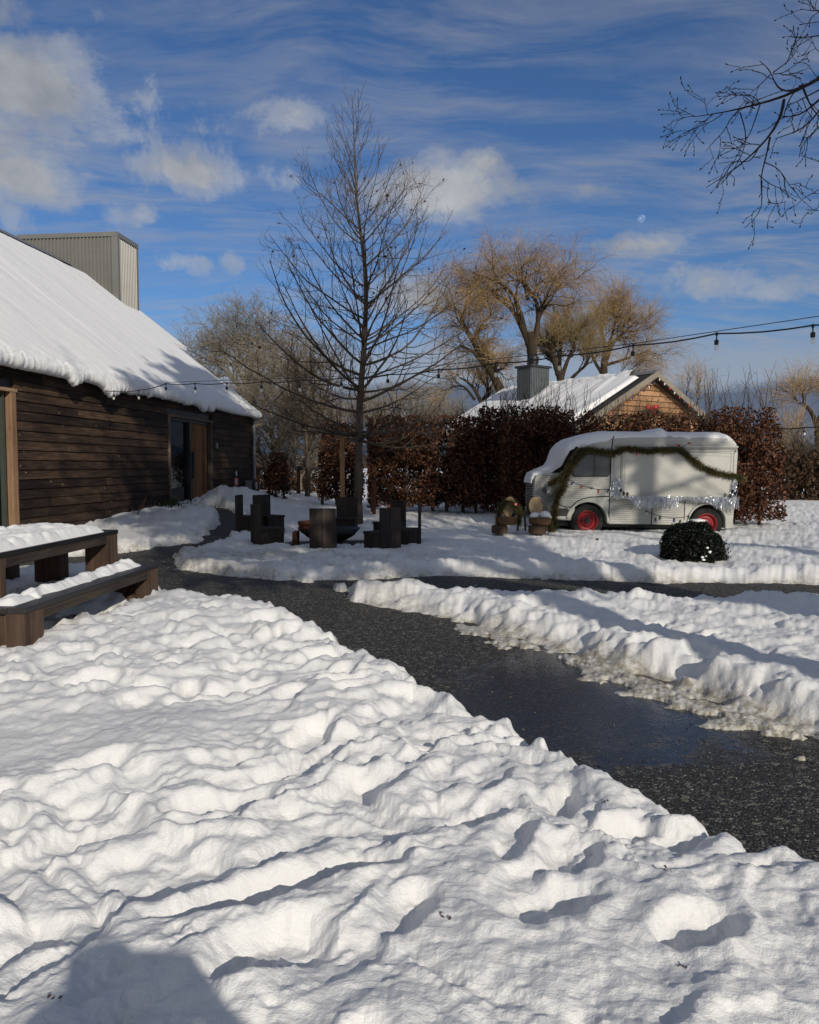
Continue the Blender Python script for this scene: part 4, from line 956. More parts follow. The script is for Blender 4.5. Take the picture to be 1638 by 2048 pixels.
    for y0, y1 in ((.04, .37), (VW-.37, VW-.04)): m = MB(); m.poly_prism([(p[0]+.22, y0, p[1]-.02) for p in wing], (0, y1-y0, 0)); m.build('wing', cream, t, local=True, bevel=.03)
    for y_ in (.22, VW-.22):
        m = MB(); m.lathe([(0, -.02), (.06, 0), (.095, .06), (.10, .14), (.06, .22), (0, .24)], (.21, y_, .90), (0, 1, 0), (0, 0, 1), (1, 0, 0), 20); hl = m.build('headlight', cream, t, True, local=True)
        m = MB(); m.lathe([(0, -.035), (.05, -.02), (.088, .045)], (.205, y_, .90), (0, 1, 0), (0, 0, 1), (1, 0, 0), 20); g_ = m.build('lens', M['glass2'], None, True); g_.parent = hl
    m = MB(); m.tubes(np.array([(.30, -.01, .40), (.20, .12, .40), (.16, .5, .40), (.16, VW-.5, .40), (.2, VW-.12, .40), (.30, VW+.01, .40)]), np.full(6, .045), 8); m.build('bumper', cream, t, True, local=True)
    plate('bumper_opening_shade', rr(212, 652, 312, 708, 12, 4), .0, .012, M['black'])  # flat black plate painted in for the shade inside the opening
    m = MB(); a_ = vp(268, 425); b_ = vp(352, 225); m.quads([(a_[0]-.02, .12, a_[1]), (a_[0]-.02, VW-.12, a_[1]), (b_[0]-.03, VW-.2, b_[1]-.03), (b_[0]-.03, .2, b_[1]-.03)], [(0, 1, 2, 3)]); m.build('windscreen', M['glass2'], t, local=True)
    m = MB(); q = c2([(345, 300), (305, 330), (300, 300), (318, 272)]); m.tubes(np.array([(p[0], -.05, p[1]) for p in q]), np.full(4, .009), 5); q0 = vp(312, 298); m.ell((q0[0], -.08, q0[1]), (.02, .05, .075)); m.build('mirror', M['pipe'], t, True, local=True)
    # wheels
    red = plain('red_wheel_paint', (.23, .011, .015), .4, .4, var=.15, bs=.05)
    tyre = plain('tyre_rubber', (.022, .022, .021), .85, .2, bs=.4)
    for cx, y_ in ((452, .07), (1322, .07), (452, VW-.24), (1322, VW-.24)):
        q = vp(cx, 744 if cx < 900 else 766); O = (q[0], y_, q[1]); X, Yv, Z = (1, 0, 0), (0, 0, 1), (0, -1, 0)
        g = bpy.data.objects.new('wheel', None); COL.objects.link(g); g.parent = t
        m = MB(); m.lathe([(.20, .0), (.215, .06), (.30, .075), (.335, .05), (.345, .0), (.345, -.09), (.33, -.12), (.2, -.13)], O, X, Yv, Z, 48)
        m.build('tyre', tyre, g, False, local=True)
        m = MB(); m.lathe([(.222, .055), (.222, .066), (.207, .066), (.196, .045), (.185, .0), (.13, -.005), (.12, .025), (.06, .035), (0, .035)], O, X, Yv, Z, 40); m.build('rim', red, g, True, local=True)
        m = MB(); m.lathe([(.058, .03), (.055, .07), (.035, .075), (0, .075)], O, X, Yv, Z, 20)
        m.build('hub', M['black'], g, False, local=True)
        if y_ < 1:
            for k in range(6): a = k*math.pi/3; m = MB(); m.ell((O[0]+.085*math.cos(a), O[1]-.036, O[2]+.085*math.sin(a)), (.011, .011, .011), 6, 5); m.build('wheel_nut', M['black'], g, local=True)
    m = MB(); m.box((2.2, VW/2, .20), (3.6, VW-.5, .1)); m.build('chassis', M['black'], t, local=True)
    # roof and bonnet snow
    outer = [(46, 470), (48, 430), (62, 392), (118, 362), (190, 328), (232, 262), (262, 205), (300, 155), (350, 118), (440, 92), (560, 83), (700, 86), (930, 90), (960, 70), (990, 62), (1015, 78), (1035, 90), (1200, 92), (1400, 92), (1455, 110), (1484, 140), (1490, 160)]
    inner = [(58, 474), (70, 440), (92, 412), (120, 408), (200, 402), (262, 345), (285, 270), (305, 232), (345, 214), (430, 196), (560, 165), (690, 182), (930, 172), (960, 168), (990, 180), (1015, 190), (1040, 184), (1200, 160), (1400, 160), (1455, 160), (1478, 162), (1488, 163)]
    O_ = c2(outer); I_ = c2(inner); I_ = I_
    # densify
    s_ = np.linspace(0, len(O_)-1, 150); O_ = np.stack([np.interp(s_, np.arange(len(O_)), O_[:, k]) for k in (0, 1)], 1); I_ = np.stack([np.interp(s_, np.arange(len(I_)), I_[:, k]) for k in (0, 1)], 1)
    vv = np.concatenate([[-1], -1+np.array([.004, .02, .05, .10, .2, .35, .6]), [0, .4, .65, .8, .9, .95, .98, .996, 1]])
    G_ = []
    for v in vv:
        f_ = (1-abs(v)**9)**.5
        xs_ = I_[:, 0]; half = np.where(xs_ < .62, .52+.46*sm((xs_-.42)/.25), .985)*1.0; 
        n_ = (fbm(s_*.35, np.full_like(s_, v*2+5), 2.0, 3, 501)-.5)
        Ip = I_.copy()
        low = abs(v) > .9
        if low: Ip[:, 1] += ((fbm(s_*.8, s_*0, 1.6, 3, 502)-.5)*.15+(fbm(s_*2.2, s_*0, 1.6, 2, 503)-.5)*.06)*(I_[:, 0] > .75)
        Q = Ip+(O_-Ip)*(.84+.16*sm((I_[:, :1]-.9)/.6))*f_*(1+.12*n_)[:, None]
        if not low: Q[:, 1] = np.maximum(Q[:, 1], 0)
        bump_ = (np.abs(I_[:, 0]-vp(990, 0)[0]) < .16)*max(0, abs(v)-.0)*0
        G_.append(np.stack([Q[:, 0], VW/2+v*half*(VW/2+.012), Q[:, 1]], -1))
    m = MB(); m.grid(np.array(G_), flip=True); so = m.build('snow_layer', M['rsnow'], t, True, local=True)
    return t, zg
van_t, VZ = van()
def vw(cx, cy, out=.03):   # van side point in world coordinates
    q = vp(cx, cy); c, s_ = math.cos(TILT), math.sin(TILT)
    return np.array((VX+q[0]*c+q[1]*s_, VY-out, VZ-q[0]*s_+q[1]*c))
def path_pts(pts, n): 
    P = np.array(pts, float); L = np.r_[0, np.cumsum(np.linalg.norm(np.diff(P, axis=0), axis=1))]; s_ = np.linspace(0, L[-1], n)
    return np.stack([np.interp(s_, L, P[:, k]) for k in range(3)], 1)
def garland(P, rad, n, label, loc, nm='garland', group=None):
    t = thing(nm, label, 'garland', loc, group)
    m = MB(); m.tubes(P, np.full(len(P), .012), 5); m.build('cord', M['twig'], t)
    idx = rng.integers(0, len(P)-1, n); q = rng.random((n, 1)); C = P[idx]*(1-q)+P[idx+1]*q
    D = rng.standard_normal((n, 3)); D /= np.linalg.norm(D, axis=1, keepdims=True); D[:, 2] -= .55; D[:, 0] += .25
    D /= np.linalg.norm(D, axis=1, keepdims=True); vr = .55+.9*fbm(C[:, 0]*5, C[:, 2]*5, 1.5, 3, 77)[:, None]; ln = rng.uniform(.45, 1.6, (n, 1))*rad*vr
    S = np.cross(D, rng.standard_normal((n, 3))); S /= np.linalg.norm(S, axis=1, keepdims=True); S *= .0055
    A = C+D*ln*.1; B = C+D*ln
    V = np.stack([A-S, A+S, B+S*.3, B-S*.3], 1); m = MB(); m.quads(V.reshape(-1, 3), np.arange(n*4).reshape(n, 4)); m.build('needles', M['needle'], t)
    return t
def trimmings():
    S1 = [vw(*p) for p in [(375, 222, .05), (440, 222, .05), (540, 235, .05), (600, 250, .05), (650, 230, .06), (700, 212, .06), (780, 222, .07), (860, 232, .07), (940, 222, .07), (1020, 224, .07), (1090, 222, .07), (1120, 240, .06), (1180, 290, .05), (1250, 340, .05), (1330, 375, .05), (1400, 398, .05), (1460, 408, .05), (1520, 415, .05), (1560, 440, .05)]]
    garland(path_pts(S1, 120), .078, 11000, 'brown green fir garland swagged along the van side below its roof', vw(900, 230))
    garland(path_pts([vw(*p) for p in [(372, 225, .06), (345, 260, .08), (305, 300, .1), (285, 380, .1), (240, 420, .1), (160, 470, .05)]], 40), .09, 3400, 'upper fir garland draped from the van windscreen corner down to its bonnet', vw(300, 300))
    garland(path_pts([vw(*p) for p in [(400, 240, .06), (335, 290, .10), (280, 380, .13), (245, 480, .16), (210, 560, .2), (190, 640, .25), (180, 720, .3), (178, 800, .35)]], 50), .10, 5200, 'long fir garland hanging down the van front corner to the snow', vw(250, 500))
    # tinsel
    tin, T = material('silver_tinsel', .30, .6, .85); T.bsdf.inputs['Base Color'].default_value = (.72, .75, .80, 1)
    def tinsel(name, label, P, n, drop, w=.006, spread=.03):
        idx = rng.integers(0, len(P)-1, n); q = rng.random((n, 1)); C = P[idx]*(1-q)+P[idx+1]*q+rng.standard_normal((n, 3))*spread*np.array((1, .6, .5))
        dl = drop(C, n); B = C+rng.standard_normal((n, 3))*np.array((.018, .012, .0)); B[:, 2] -= dl
        a = rng.uniform(0, 3.14, n); S = np.stack([np.cos(a), np.sin(a), rng.uniform(-.5, .5, n)], 1)*w*.5
        mid = (C+B)/2+rng.standard_normal((n, 3))*.008; S2 = np.roll(S, 1, axis=0)
        V = np.stack([C-S, C+S, mid+S2, mid-S2, B+S, B-S], 1)
        f = np.arange(n)[:, None, None]*6+np.array([(0, 1, 2, 3), (3, 2, 4, 5)])[None]
        m = MB(); m.quads(V.reshape(-1, 3), f.reshape(-1, 4)); o = m.build(name, tin, None); tag(o, label, 'tinsel'); return o
    P = path_pts([vw(622, 566, .19), vw(900, 568, .19), vw(1200, 570, .19), vw(1508, 574, .19)], 60)
    def dr(C, n):
        f = fbm(C[:, 0]*1.0, C[:, 0]*0, 2.2, 3, 601); f = sm((f-.34)*3.2)
        return rng.uniform(.02, 1, n)**1.3*(.03+.22*f)
    tinsel('tinsel_fringe', 'long silver tinsel fringe hanging from the van counter ledge', P, 3600, dr, .005)
    tinsel('tinsel_garland', 'bushy silver tinsel strip at the van door edge beside the hatch', path_pts([vw(650, 440, .05), vw(655, 550, .05)], 20), 1300, lambda C, n: rng.uniform(.01, .09, n), .007, .05)
    tinsel('tinsel_garland', 'thin silver tinsel strand down the rear corner of the van', path_pts([vw(1504, 420, .03), vw(1500, 570, .05)], 20), 420, lambda C, n: rng.uniform(.01, .08, n), .01, .025)
    # fairy lights
    cols = {'r': plain('red_bulb', (.6, .04, .02), .2, .5, var=.05), 'b': plain('blue_bulb', (.03, .07, .22), .2, .5, var=.05), 'g': plain('green_bulb', (.02, .10, .05), .2, .5, var=.05), 'w': plain('white_bulb', (.7, .7, .65), .2, .5, var=.05)}
    def fairy(label, pts, bulbs):
        t = thing('fairy_lights', label, 'fairy lights', pts[0]); m = MB(); m.tubes(path_pts(pts, 40), np.full(40, .0035), 4); m.build('wire', M['black'], t)
        for p, c, d_ in bulbs:
            p = np.array(p); d_ = np.array(d_, float); d_ /= np.linalg.norm(d_); X = np.cross(d_, (0, 1, 0)); Yv = np.cross(d_, X)
            m = MB(); m.lathe([(0, 0), (.013, 0), (.013, .03), (0, .03)], p, X, Yv, d_, 8); h = m.build('lamp_holder', M['black'], t)
            m = MB(); m.lathe([(0, .03), (.014, .03), (.019, .045), (.012, .075), (0, .09)], p, X, Yv, d_, 10); b = m.build('bulb', cols[c], None, True); b.parent = h; b.data.transform(Matrix.Translation(-Vector(org(h))))
    fairy('string of coloured bulbs across the van cab door', [vw(*p) for p in [(262, 415, .05), (300, 438, .03), (335, 460, .03), (400, 485, .03), (460, 500, .03), (520, 515, .03), (605, 512, .04)]],
          [(vw(302, 440), 'w', (-.3, 0, -1)), (vw(338, 458), 'b', (-.8, 0, -1)), (vw(405, 486), 'r', (-.8, 0, -.7)), (vw(458, 502), 'g', (1, 0, -.1)), (vw(522, 512), 'r', (0, 0, -1)), (vw(600, 510), 'b', (-.6, 0, -1)), (vw(222, 545, .2), 'r', (-.5, 0, -1))])
    fairy('string of dark coloured bulbs on the van lower side panels', [vw(*p) for p in [(868, 668, .03), (920, 690, .03), (975, 706, .03), (1030, 716, .03), (1080, 720, .03), (1150, 716, .03), (1190, 700, .03)]],
          [(vw(872, 668), 'w', (.2, 0, -1)), (vw(945, 720), 'b', (.1, 0, -1)), (vw(978, 704), 'g', (0, 0, -1)), (vw(1082, 722), 'b', (0, 0, -1)), (vw(1126, 735), 'g', (0, 0, -1)), (vw(1185, 705), 'g', (.2, 0, -1))])
    fairy('short string of red bulbs above the van serving hatch', [vw(*p) for p in [(775, 236, .07), (900, 222, .12), (1080, 200, .1), (1115, 205, .1), (1160, 172, .1)]],
          [(vw(782, 240, .09), 'r', (0, 0, -1)), (vw(1085, 196, .12), 'r', (-1, 0, .2)), (vw(1145, 178, .1), 'r', (1, 0, -.2))])
    tag_ = MB()
    for (cx, cy) in ((688, 540), (668, 520), (715, 545), (1470, 525), (1455, 560), (1490, 540)):
        p = vw(cx, cy, .2); tag_.ell(p, (.03, .03, .04), 8, 6, .15)
    bw = thing('ribbon_bow', 'small dark bows at both ends of the van counter', 'bow', vw(688, 540)); tag_.build('ribbon', M['black'], bw)
    # log armchairs
    cut, T = material('cut_log_face', .8, .15); g = T.add('ShaderNodeTexCoord').outputs['Object']
    T.l.new(T.mix(T.noise(g, 9, 5, .65), (.20, .115, .055), (.55, .42, .25)), T.bsdf.inputs['Base Color']); bump(T, T.noise(g, 40, 3), .3, .01)
    def log_chair(pxb, pyb, w, rot, label, loc_y):
        p = at(pxb, pyb, loc_y); t = thing('log_armchair', label, 'log chair', p, None, (0, 0, rot))
        X, Yv, Z = np.array((1., 0, 0)), np.array((0, .25, .97)), np.array((0, -.97, .25))
        def oval(rx, rz, h0, h1, c, mat, nm, k=28):
            m = MB(); V = []
            for h_, s in ((h0, .97), (h0+.01, 1), (h1-.01, 1), (h1, .97)): V.append([np.array(c)+X*rx*s*math.cos(a)+Yv*rz*s*math.sin(a)*(1 if math.sin(a) > 0 else 1.15)+Z*h_ for a in np.linspace(0, 2*math.pi, k, endpoint=False)])
            V = np.array(V); i = m.addv(V.reshape(-1, 3)); j = np.arange(k); j2 = (j+1) % k
            for q in range(3): m.Q.append(np.stack([q*k+j, q*k+j2, (q+1)*k+j2, (q+1)*k+j], 1)+i)
            for e in (0, 3):
                c_ = m.addv([V[e].mean(0)]); m.T.append(np.stack([np.full(k, c_), i+e*k+j, i+e*k+j2], 1))
            return m.build(nm, mat, t, local=True)
        oval(.155*w, .21, -.10, -.004, (0, .12, .50), M['darkwood'], 'bark_back'); oval(.14*w, .195, -.03, .012, (0, .12, .50), cut, 'backrest')
        m = MB(); m.lathe([(0, 0), (.20*w, 0), (.215*w, .05), (.215*w, .13), (.19*w, .15), (0, .15)], (0.04, -.08, .14), k=20); m.build('seat', wood('log_seat', (.05, .028, .014), (.17, .10, .05), 'X', 8), t, local=True)
        m = MB(); m.lathe([(0, 0), (.16*w, 0), (.17*w, .03), (.17*w, .14), (.14*w, .16), (0, .16)], (-.05, -.22, -.03), k=18); m.build('footrest', wood('log_foot', (.03, .02, .012), (.09, .06, .035), 'X', 8), t, local=True)
        for s in (-1, 1): m = MB(); m.tubes(np.array([(s*.2*w, .12, 0), (s*.22*w, .10, .3), (s*.2*w, .12, .5)]), np.full(3, .022), 6); m.build('arm', M['bark'], t, local=True)
        return t
    c1 = log_chair(1013, 1062, .95, -.55, 'left carved log armchair wrapped in fir garland near the van', 15.75)
    c2_ = log_chair(1074, 1062, 1.05, .08, 'right carved log armchair with pale oval back and snow on seat', 15.75)
    m = MB(); 
    for (x, y, z, r) in ((-.08, -.10, .31, .10), (.13, -.12, .33, .115), (.02, -.05, .30, .10), (.20, -.16, .29, .06)): m.ell((x, y, z), (r, r*.9, r*.75), 14, 10, .03)
    sc = m.build('snow_layer', M['rsnow'], c2_, True, local=True)
    A = at(1013, 1062, 15.75)
    def g2(L): return path_pts([A+np.array(q) for q in L], 40)
    garland(g2([(-.16, -.2, .0), (-.2, -.1, .25), (-.14, -.05, .5), (.0, -.02, .62), (.14, -.08, .55), (.24, -.1, .4), (.24, -.1, .15)]), .075, 3200, 'small fir garland hooped around the left log armchair', A)
    A = at(1094, 1062, 15.7)
    garland(g2([(-.28, .0, .1), (-.2, -.05, .28), (-.02, -.05, .38), (.05, -.05, .2), (.03, -.08, .0)]), .07, 2200, 'small fir garland over the arm of the right log armchair', A)
    m = MB(); m.ell(at(1031, 1009, 15.6), (.03, .03, .03), 10, 8); tag(m.build('red_bauble', plain('pink_bauble', (.75, .2, .16), .3, .5, var=.1), None, True), 'tiny pinkish red bauble on the left log chair garland', 'bauble')
trimmings()
# ---------------------------------------------------------------- trees
def resample(P, n):
    P = np.asarray(P, float); L = np.r_[0, np.cumsum(np.linalg.norm(np.diff(P, axis=0), axis=1))]; s_ = np.linspace(0, L[-1], n)
    # smooth (catmull-like) by cubic on cumulative length using simple averaging
    Q = np.stack([np.interp(s_, L, P[:, k]) for k in range(3)], 1)
    for _ in range(3): Q[1:-1] = Q[1:-1]*.5+(Q[:-2]+Q[2:])*.25
    return Q
def grow(P, R, n, tr, length, ang, up=.3, wob=.12, npts=6, rr=.55, rmin=.004, tip=.35, taper_len=1.0, side=None, drop=0, seed=0, alt=False, rpow=1.0):
    """children of each parent polyline. length: float or f(parent index, t)."""
    g = np.random.default_rng(seed+77); N0, k = P.shape[:2]
    pi = np.repeat(np.arange(N0), n); t = (np.tile(np.arange(n), N0)+g.uniform(0, 1, N0*n))/n; t = tr[0]+(tr[1]-tr[0])*t
    f = t*(k-1); i = np.minimum(f.astype(int), k-2); q = (f-i)[:, None]
    O = P[pi, i]*(1-q)+P[pi, i+1]*q; D = P[pi, i+1]-P[pi, i]; D /= np.linalg.norm(D, axis=1, keepdims=True)+1e-9
    r0 = R[pi, i]*(1-q[:, 0])+R[pi, i+1]*q[:, 0]
    A = g.standard_normal((len(O), 3))
    if side is not None: A = A*side[0]+np.array(side[1])
    A -= D*(A*D).sum(1, keepdims=True); A /= np.linalg.norm(A, axis=1, keepdims=True)+1e-9
    an = g.normal(ang, .16, len(O))[:, None]; d = D*np.cos(an)+A*np.sin(an)
    L = (length(pi, t) if callable(length) else np.full(len(O), length))*g.uniform(.65, 1.25, len(O))*(1-taper_len*.0)
    C = np.zeros((len(O), npts, 3)); C[:, 0] = O; st = (L/(npts-1))[:, None]
    for j in range(1, npts):
        C[:, j] = C[:, j-1]+d*st
        d = d+g.standard_normal(d.shape)*wob+np.array((0, 0, 1))*(up-drop*j/npts)/npts*1.6; d /= np.linalg.norm(d, axis=1, keepdims=True)
    rs = np.minimum(np.maximum(r0*rr, rmin), r0*.9+1e-4); ta = np.linspace(1, tip, npts)[None]
    return C, np.maximum(rs[:, None]*ta, rmin*.55), pi
def poly_tree(m, polys, k=8):
    out = []
    for pts, r0, r1 in polys:
        P = resample(pts, 14)[None]; w_ = (1+.06*np.sin(np.arange(14)*2.1))[None]
        R = np.linspace(r0, r1, 14)[None]*w_; m.tubes(P, R, k); out.append((P, R))
    return np.concatenate([o[0] for o in out]), np.concatenate([o[1] for o in out])
def main_tree():
    Y = 18.6; W_ = lambda px, py, dy=0: at(px, py, Y+dy)
    b = W_(716, 1045); t = thing('bare_tree', 'tall bare cone shaped tree with dark trunk behind the fire pit chairs', 'tree', b)
    tr = [(716, 1060, 0), (716, 1000, 0), (717, 900, 0), (719, 800, .05), (725, 740, 0), (731, 660, .05), (733, 590, 0), (731, 540, 0), (724, 480, 0), (714, 420, 0), (711, 350, 0), (708, 285, 0), (706, 235, 0), (705, 190, 0)]
    T0 = np.array([W_(*p) for p in tr]); r = np.array([.13, .095, .088, .085, .08, .068, .06, .052, .043, .034, .026, .018, .011, .005])
    P0 = resample(T0, 30); L = np.linspace(0, 1, 30); R0 = np.interp(L, np.linspace(0, 1, len(r)), r)
    m = MB(); m.tubes(P0[None], R0[None]*(1+.04*np.sin(np.arange(30)*1.7)), 10); m.build('trunk', M['bark'], t, True)
    P0 = P0[None]; R0 = R0[None]
    zb = b[2]; zt = T0[-1][2]; H_ = zt-zb
    g = np.random.default_rng(5)
    m = MB(); m2 = MB()
    # main limbs: start heights, lengths follow the cone silhouette
    n1 = 84; tt = np.sort(.205+.75*g.uniform(0, 1, n1)**1.25); az = np.cumsum(np.full(n1, 2.399))+g.normal(0, .3, n1)
    P1 = []; R1 = []
    for t_, a in zip(tt, az):
        f = t_*29; i = min(int(f), 28); O = P0[0, i]*(1-f+i)+P0[0, i+1]*(f-i)
        Lh = np.interp(t_, [.2, .27, .36, .46, .6, .75, .87, .97], [2.0, 2.7, 2.85, 2.6, 2.05, 1.35, .75, .3])*g.uniform(.78, 1.1)
        el = np.interp(t_, [.2, .30, .45, .7, 1], [-.02, .26, .48, .68, 1.05])+g.normal(0, .07)
        d = np.array((math.cos(a)*math.cos(el), math.sin(a)*math.cos(el), math.sin(el))); C = [O]; npt = 10; st = Lh*1.22/(npt-1)
        for j in range(npt-1):
            C.append(C[-1]+d*st); d = d+g.normal(0, .07, 3)+np.array((0, 0, .085 if t_ > .27 else .04)); d /= np.linalg.norm(d)
        P1.append(C); r_ = np.interp(f, np.arange(30), R0[0])*g.uniform(.34, .54); R1.append(np.linspace(1, .24, npt)*r_)
    P1 = np.array(P1); R1 = np.array(R1); m.tubes(P1, R1, 6); up_ = tt > .70; PU, RU = P1[up_], R1[up_]; P1, R1 = P1[~up_], R1[~up_]
    PV, RV, _ = grow(PU, RU, 4, (.2, .95), .42, .5, .7, .10, 5, .55, .006, seed=11); m.tubes(PV, RV, 4)
    P2, R2, pi = grow(P1, R1, 8, (.14, .98), lambda p, t_: .95*(1.08-t_*.62)*(np.linalg.norm(P1[p, -1]-P1[p, 0], axis=1)/2.2)**.75+.12, .75, .55, .13, 7, .55, .0062, seed=1); m.tubes(P2, R2, 5)
    P3, R3, pi = grow(P2, R2, 3, (.2, .97), lambda p, t_: (.12+.42*np.linalg.norm(P2[p, -1]-P2[p, 0], axis=1))*(1.1-.5*t_), .7, .45, .16, 5, .6, .005, seed=2); m2.tubes(P3, R3, 3)
    P4, R4, pi = grow(P3, R3, 2, (.3, .95), .17, .75, .3, .18, 3, .7, .0034, seed=3); m2.tubes(P4, R4, 3)
    m.build('branches', M['bark'], t, True); m2.build('twigs', M['twig'], t)
    # a few clinging dead leaves
    n = 85; k = g.integers(0, len(P3), n); C = P3[k, -1]+np.array((0, 0, -.04)); right = g.random(n) < np.where(C[:, 0] > P0[0, 0, 0], 1, .55)
    m = MB(); m.cards(C[right], g.uniform(.045, .085, right.sum()), 1.3, curl=.9); m.build('dead_leaves', M['dryleaf'], t)
main_tree()

def willow(name_label, Y, limbs, seed, n=(7, 6, 9), L=(3.0, 1.7, 1.5), up=(.5, .3), droop=.9, rt=.011, tmat='willowtwig', cat='tree', Lk=1.0, ang=(.65, .6, .6)):
    W_ = lambda p: at(p[0], p[1], Y+(p[2] if len(p) > 2 else 0)); base_ = W_(limbs[0][0][0]); t = thing('willow_tree', name_label, cat, base_)
    m = MB(); P, R = poly_tree(m, [([W_(p) for p in pts], r0, r1) for pts, r0, r1 in limbs]); m.build('trunk', M['willowbark'], t, True)
    g = np.random.default_rng(seed); m = MB(); m2 = MB()
    P1, R1, _ = grow(P[1:] if len(P) > 1 else P, R[1:] if len(R) > 1 else R, n[0], (.35, 1.0), L[0]*Lk, ang[0], up[0], .20, 7, .5, .02, seed=seed); m.tubes(P1, R1, 5)
    P2, R2, _ = grow(P1, R1, n[1], (.25, 1.0), L[1]*Lk, ang[1], up[1], .20, 6, .55, rt*1.2, seed=seed+1); m.tubes(P2, R2, 4); m.build('branches', M['willowbark'], t, True)
    P3, R3, _ = grow(P2, R2, n[2], (.2, 1.0), L[2]*Lk, ang[2], .45, .10, 6, .6, rt, tip=.5, drop=droop*2, seed=seed+2); m2.tubes(P3, R3, 3)
    m2.build('twigs', M[tmat], t)
    return t
BW_ = [([(1068, 790), (1066, 745), (1064, 700), (1060, 665)], 0.310, 0.223),
       ([(1062, 700), (1050, 668), (1036, 640), (1024, 615), (1000, 600), (982, 590), (990, 588)], 0.161, 0.062),
       ([(1056, 690), (1048, 650), (1040, 620), (1025, 580), (1005, 565), (965, 555), (945, 545)], 0.136, 0.037),
       ([(1066, 700), (1074, 660), (1078, 635), (1076, 610), (1068, 590), (1055, 575), (1045, 560)], 0.161, 0.074),
       ([(1076, 640), (1082, 625), (1092, 612), (1098, 604)], 0.105, 0.062),
       ([(1056, 600), (1050, 575), (1052, 545), (1060, 560), (1062, 550)], 0.087, 0.025),
       ([(1058, 590), (1040, 560), (1022, 556), (1015, 545)], 0.074, 0.019),
       ([(1066, 590), (1080, 560), (1095, 568), (1108, 560)], 0.062, 0.019),
       ([(1045, 560), (1020, 560), (1000, 580), (985, 590)], 0.050, 0.019),
       ([(1040, 620), (1015, 600), (990, 585), (960, 575)], 0.050, 0.019),
       ([(1076, 620), (1100, 590), (1120, 570), (1135, 560)], 0.050, 0.019)]
willow('largest golden willow with dark forked trunk behind the cottage chimney', 39, BW_, 600, (6, 7, 13), (1.7, 1.1, 1.1), (.22, .12), 1.9, .0052, ang=(.85, .8, .7))
willow('slanting willow with crooked dark limbs left of the cottage roof', 40, [([(1010, 800), (1004, 790), (995, 780)], .30, .26),
        ([(1005, 790), (985, 745), (965, 715), (945, 680), (930, 655), (916, 628), (918, 620)], .24, .08), ([(985, 745), (960, 720), (945, 700), (925, 695), (918, 690)], .15, .05), ([(1000, 782), (985, 755), (980, 745), (1000, 740), (1010, 735)], .14, .06), ([(925, 650), (930, 610), (945, 580), (935, 560)], .08, .03), ([(950, 690), (960, 650), (985, 630), (975, 600)], .08, .03), ([(935, 665), (915, 640), (905, 600), (900, 580)], .07, .02)], 620, (7, 7, 11), (1.0, .8, 1.0), (.3, .15), 1.4, .0055, ang=(.85, .8, .7))
willow('small willow behind the left end of the cottage roof', 41, [([(1008, 800), (1000, 780), (992, 760)], .2, .14), ([(972, 820), (960, 800), (948, 775), (930, 760), (920, 755)], .13, .04), ([(980, 820), (972, 800), (978, 780), (965, 760)], .14, .05), ([(950, 800), (935, 780), (925, 770), (900, 775)], .08, .03), ([(965, 800), (985, 770), (995, 740)], .08, .03)], 640, (6, 6, 9), (.9, .7, .8), (.5, .3), .6, .007)
willow('middle olive willow with upright crown just right of the largest one', 46, [([(1120, 800), (1122, 760), (1118, 740)], .30, .2), ([(1120, 750), (1110, 720), (1105, 705), (1098, 700)], .26, .18), ([(1122, 760), (1135, 720), (1150, 690), (1155, 660)], .14, .05), ([(1118, 750), (1120, 710), (1125, 670), (1130, 640)], .14, .05), ([(1130, 770), (1160, 740), (1180, 725), (1170, 700)], .12, .04)], 660, (9, 8, 13), (1.3, .9, 1.0), (.5, .4), .9, .0062, 'willowtwig2')
willow('rightmost golden willow above the cottage ridge', 48, [([(1205, 790), (1206, 760), (1208, 730), (1212, 700)], .30, .18), ([(1212, 720), (1222, 690), (1240, 670), (1262, 655), (1272, 640)], .16, .04), ([(1210, 710), (1208, 680), (1198, 650), (1204, 630)], .14, .04), ([(1212, 705), (1225, 670), (1232, 640), (1245, 625)], .12, .04), ([(1206, 750), (1190, 725), (1180, 700), (1175, 680)], .12, .04), ([(1212, 730), (1245, 720), (1275, 710), (1300, 700)], .10, .03), ([(1210, 760), (1240, 750), (1265, 745)], .09, .03)], 680, (9, 8, 12), (1.5, 1.05, 1.2), (.35, .2), 1.4, .0062, ang=(.8, .75, .7))
willow('low thin willow just right of the cottage gable', 52, [([(1395, 900), (1390, 850), (1385, 815)], .16, .08), ([(1388, 840), (1375, 800), (1372, 780)], .06, .02), ([(1388, 830), (1395, 800), (1402, 785)], .06, .02)], 700, (5, 5, 7), (1.1, .9, 1.1), (.5, .3), .9, .009)
willow('golden willow cut by the right picture edge', 44, [([(1640, 960), (1638, 900), (1634, 860), (1632, 835), (1620, 820), (1612, 812)], .26, .10), ([(1633, 850), (1645, 820), (1665, 800)], .12, .05), ([(1622, 822), (1612, 812), (1604, 805)], .08, .03), ([(1636, 900), (1655, 870), (1680, 850)], .10, .04), ([(1637, 930), (1612, 900), (1590, 890)], .10, .03)], 720, (7, 6, 10), (1.2, 1.1, 1.2), (.5, .35), .8, .010)

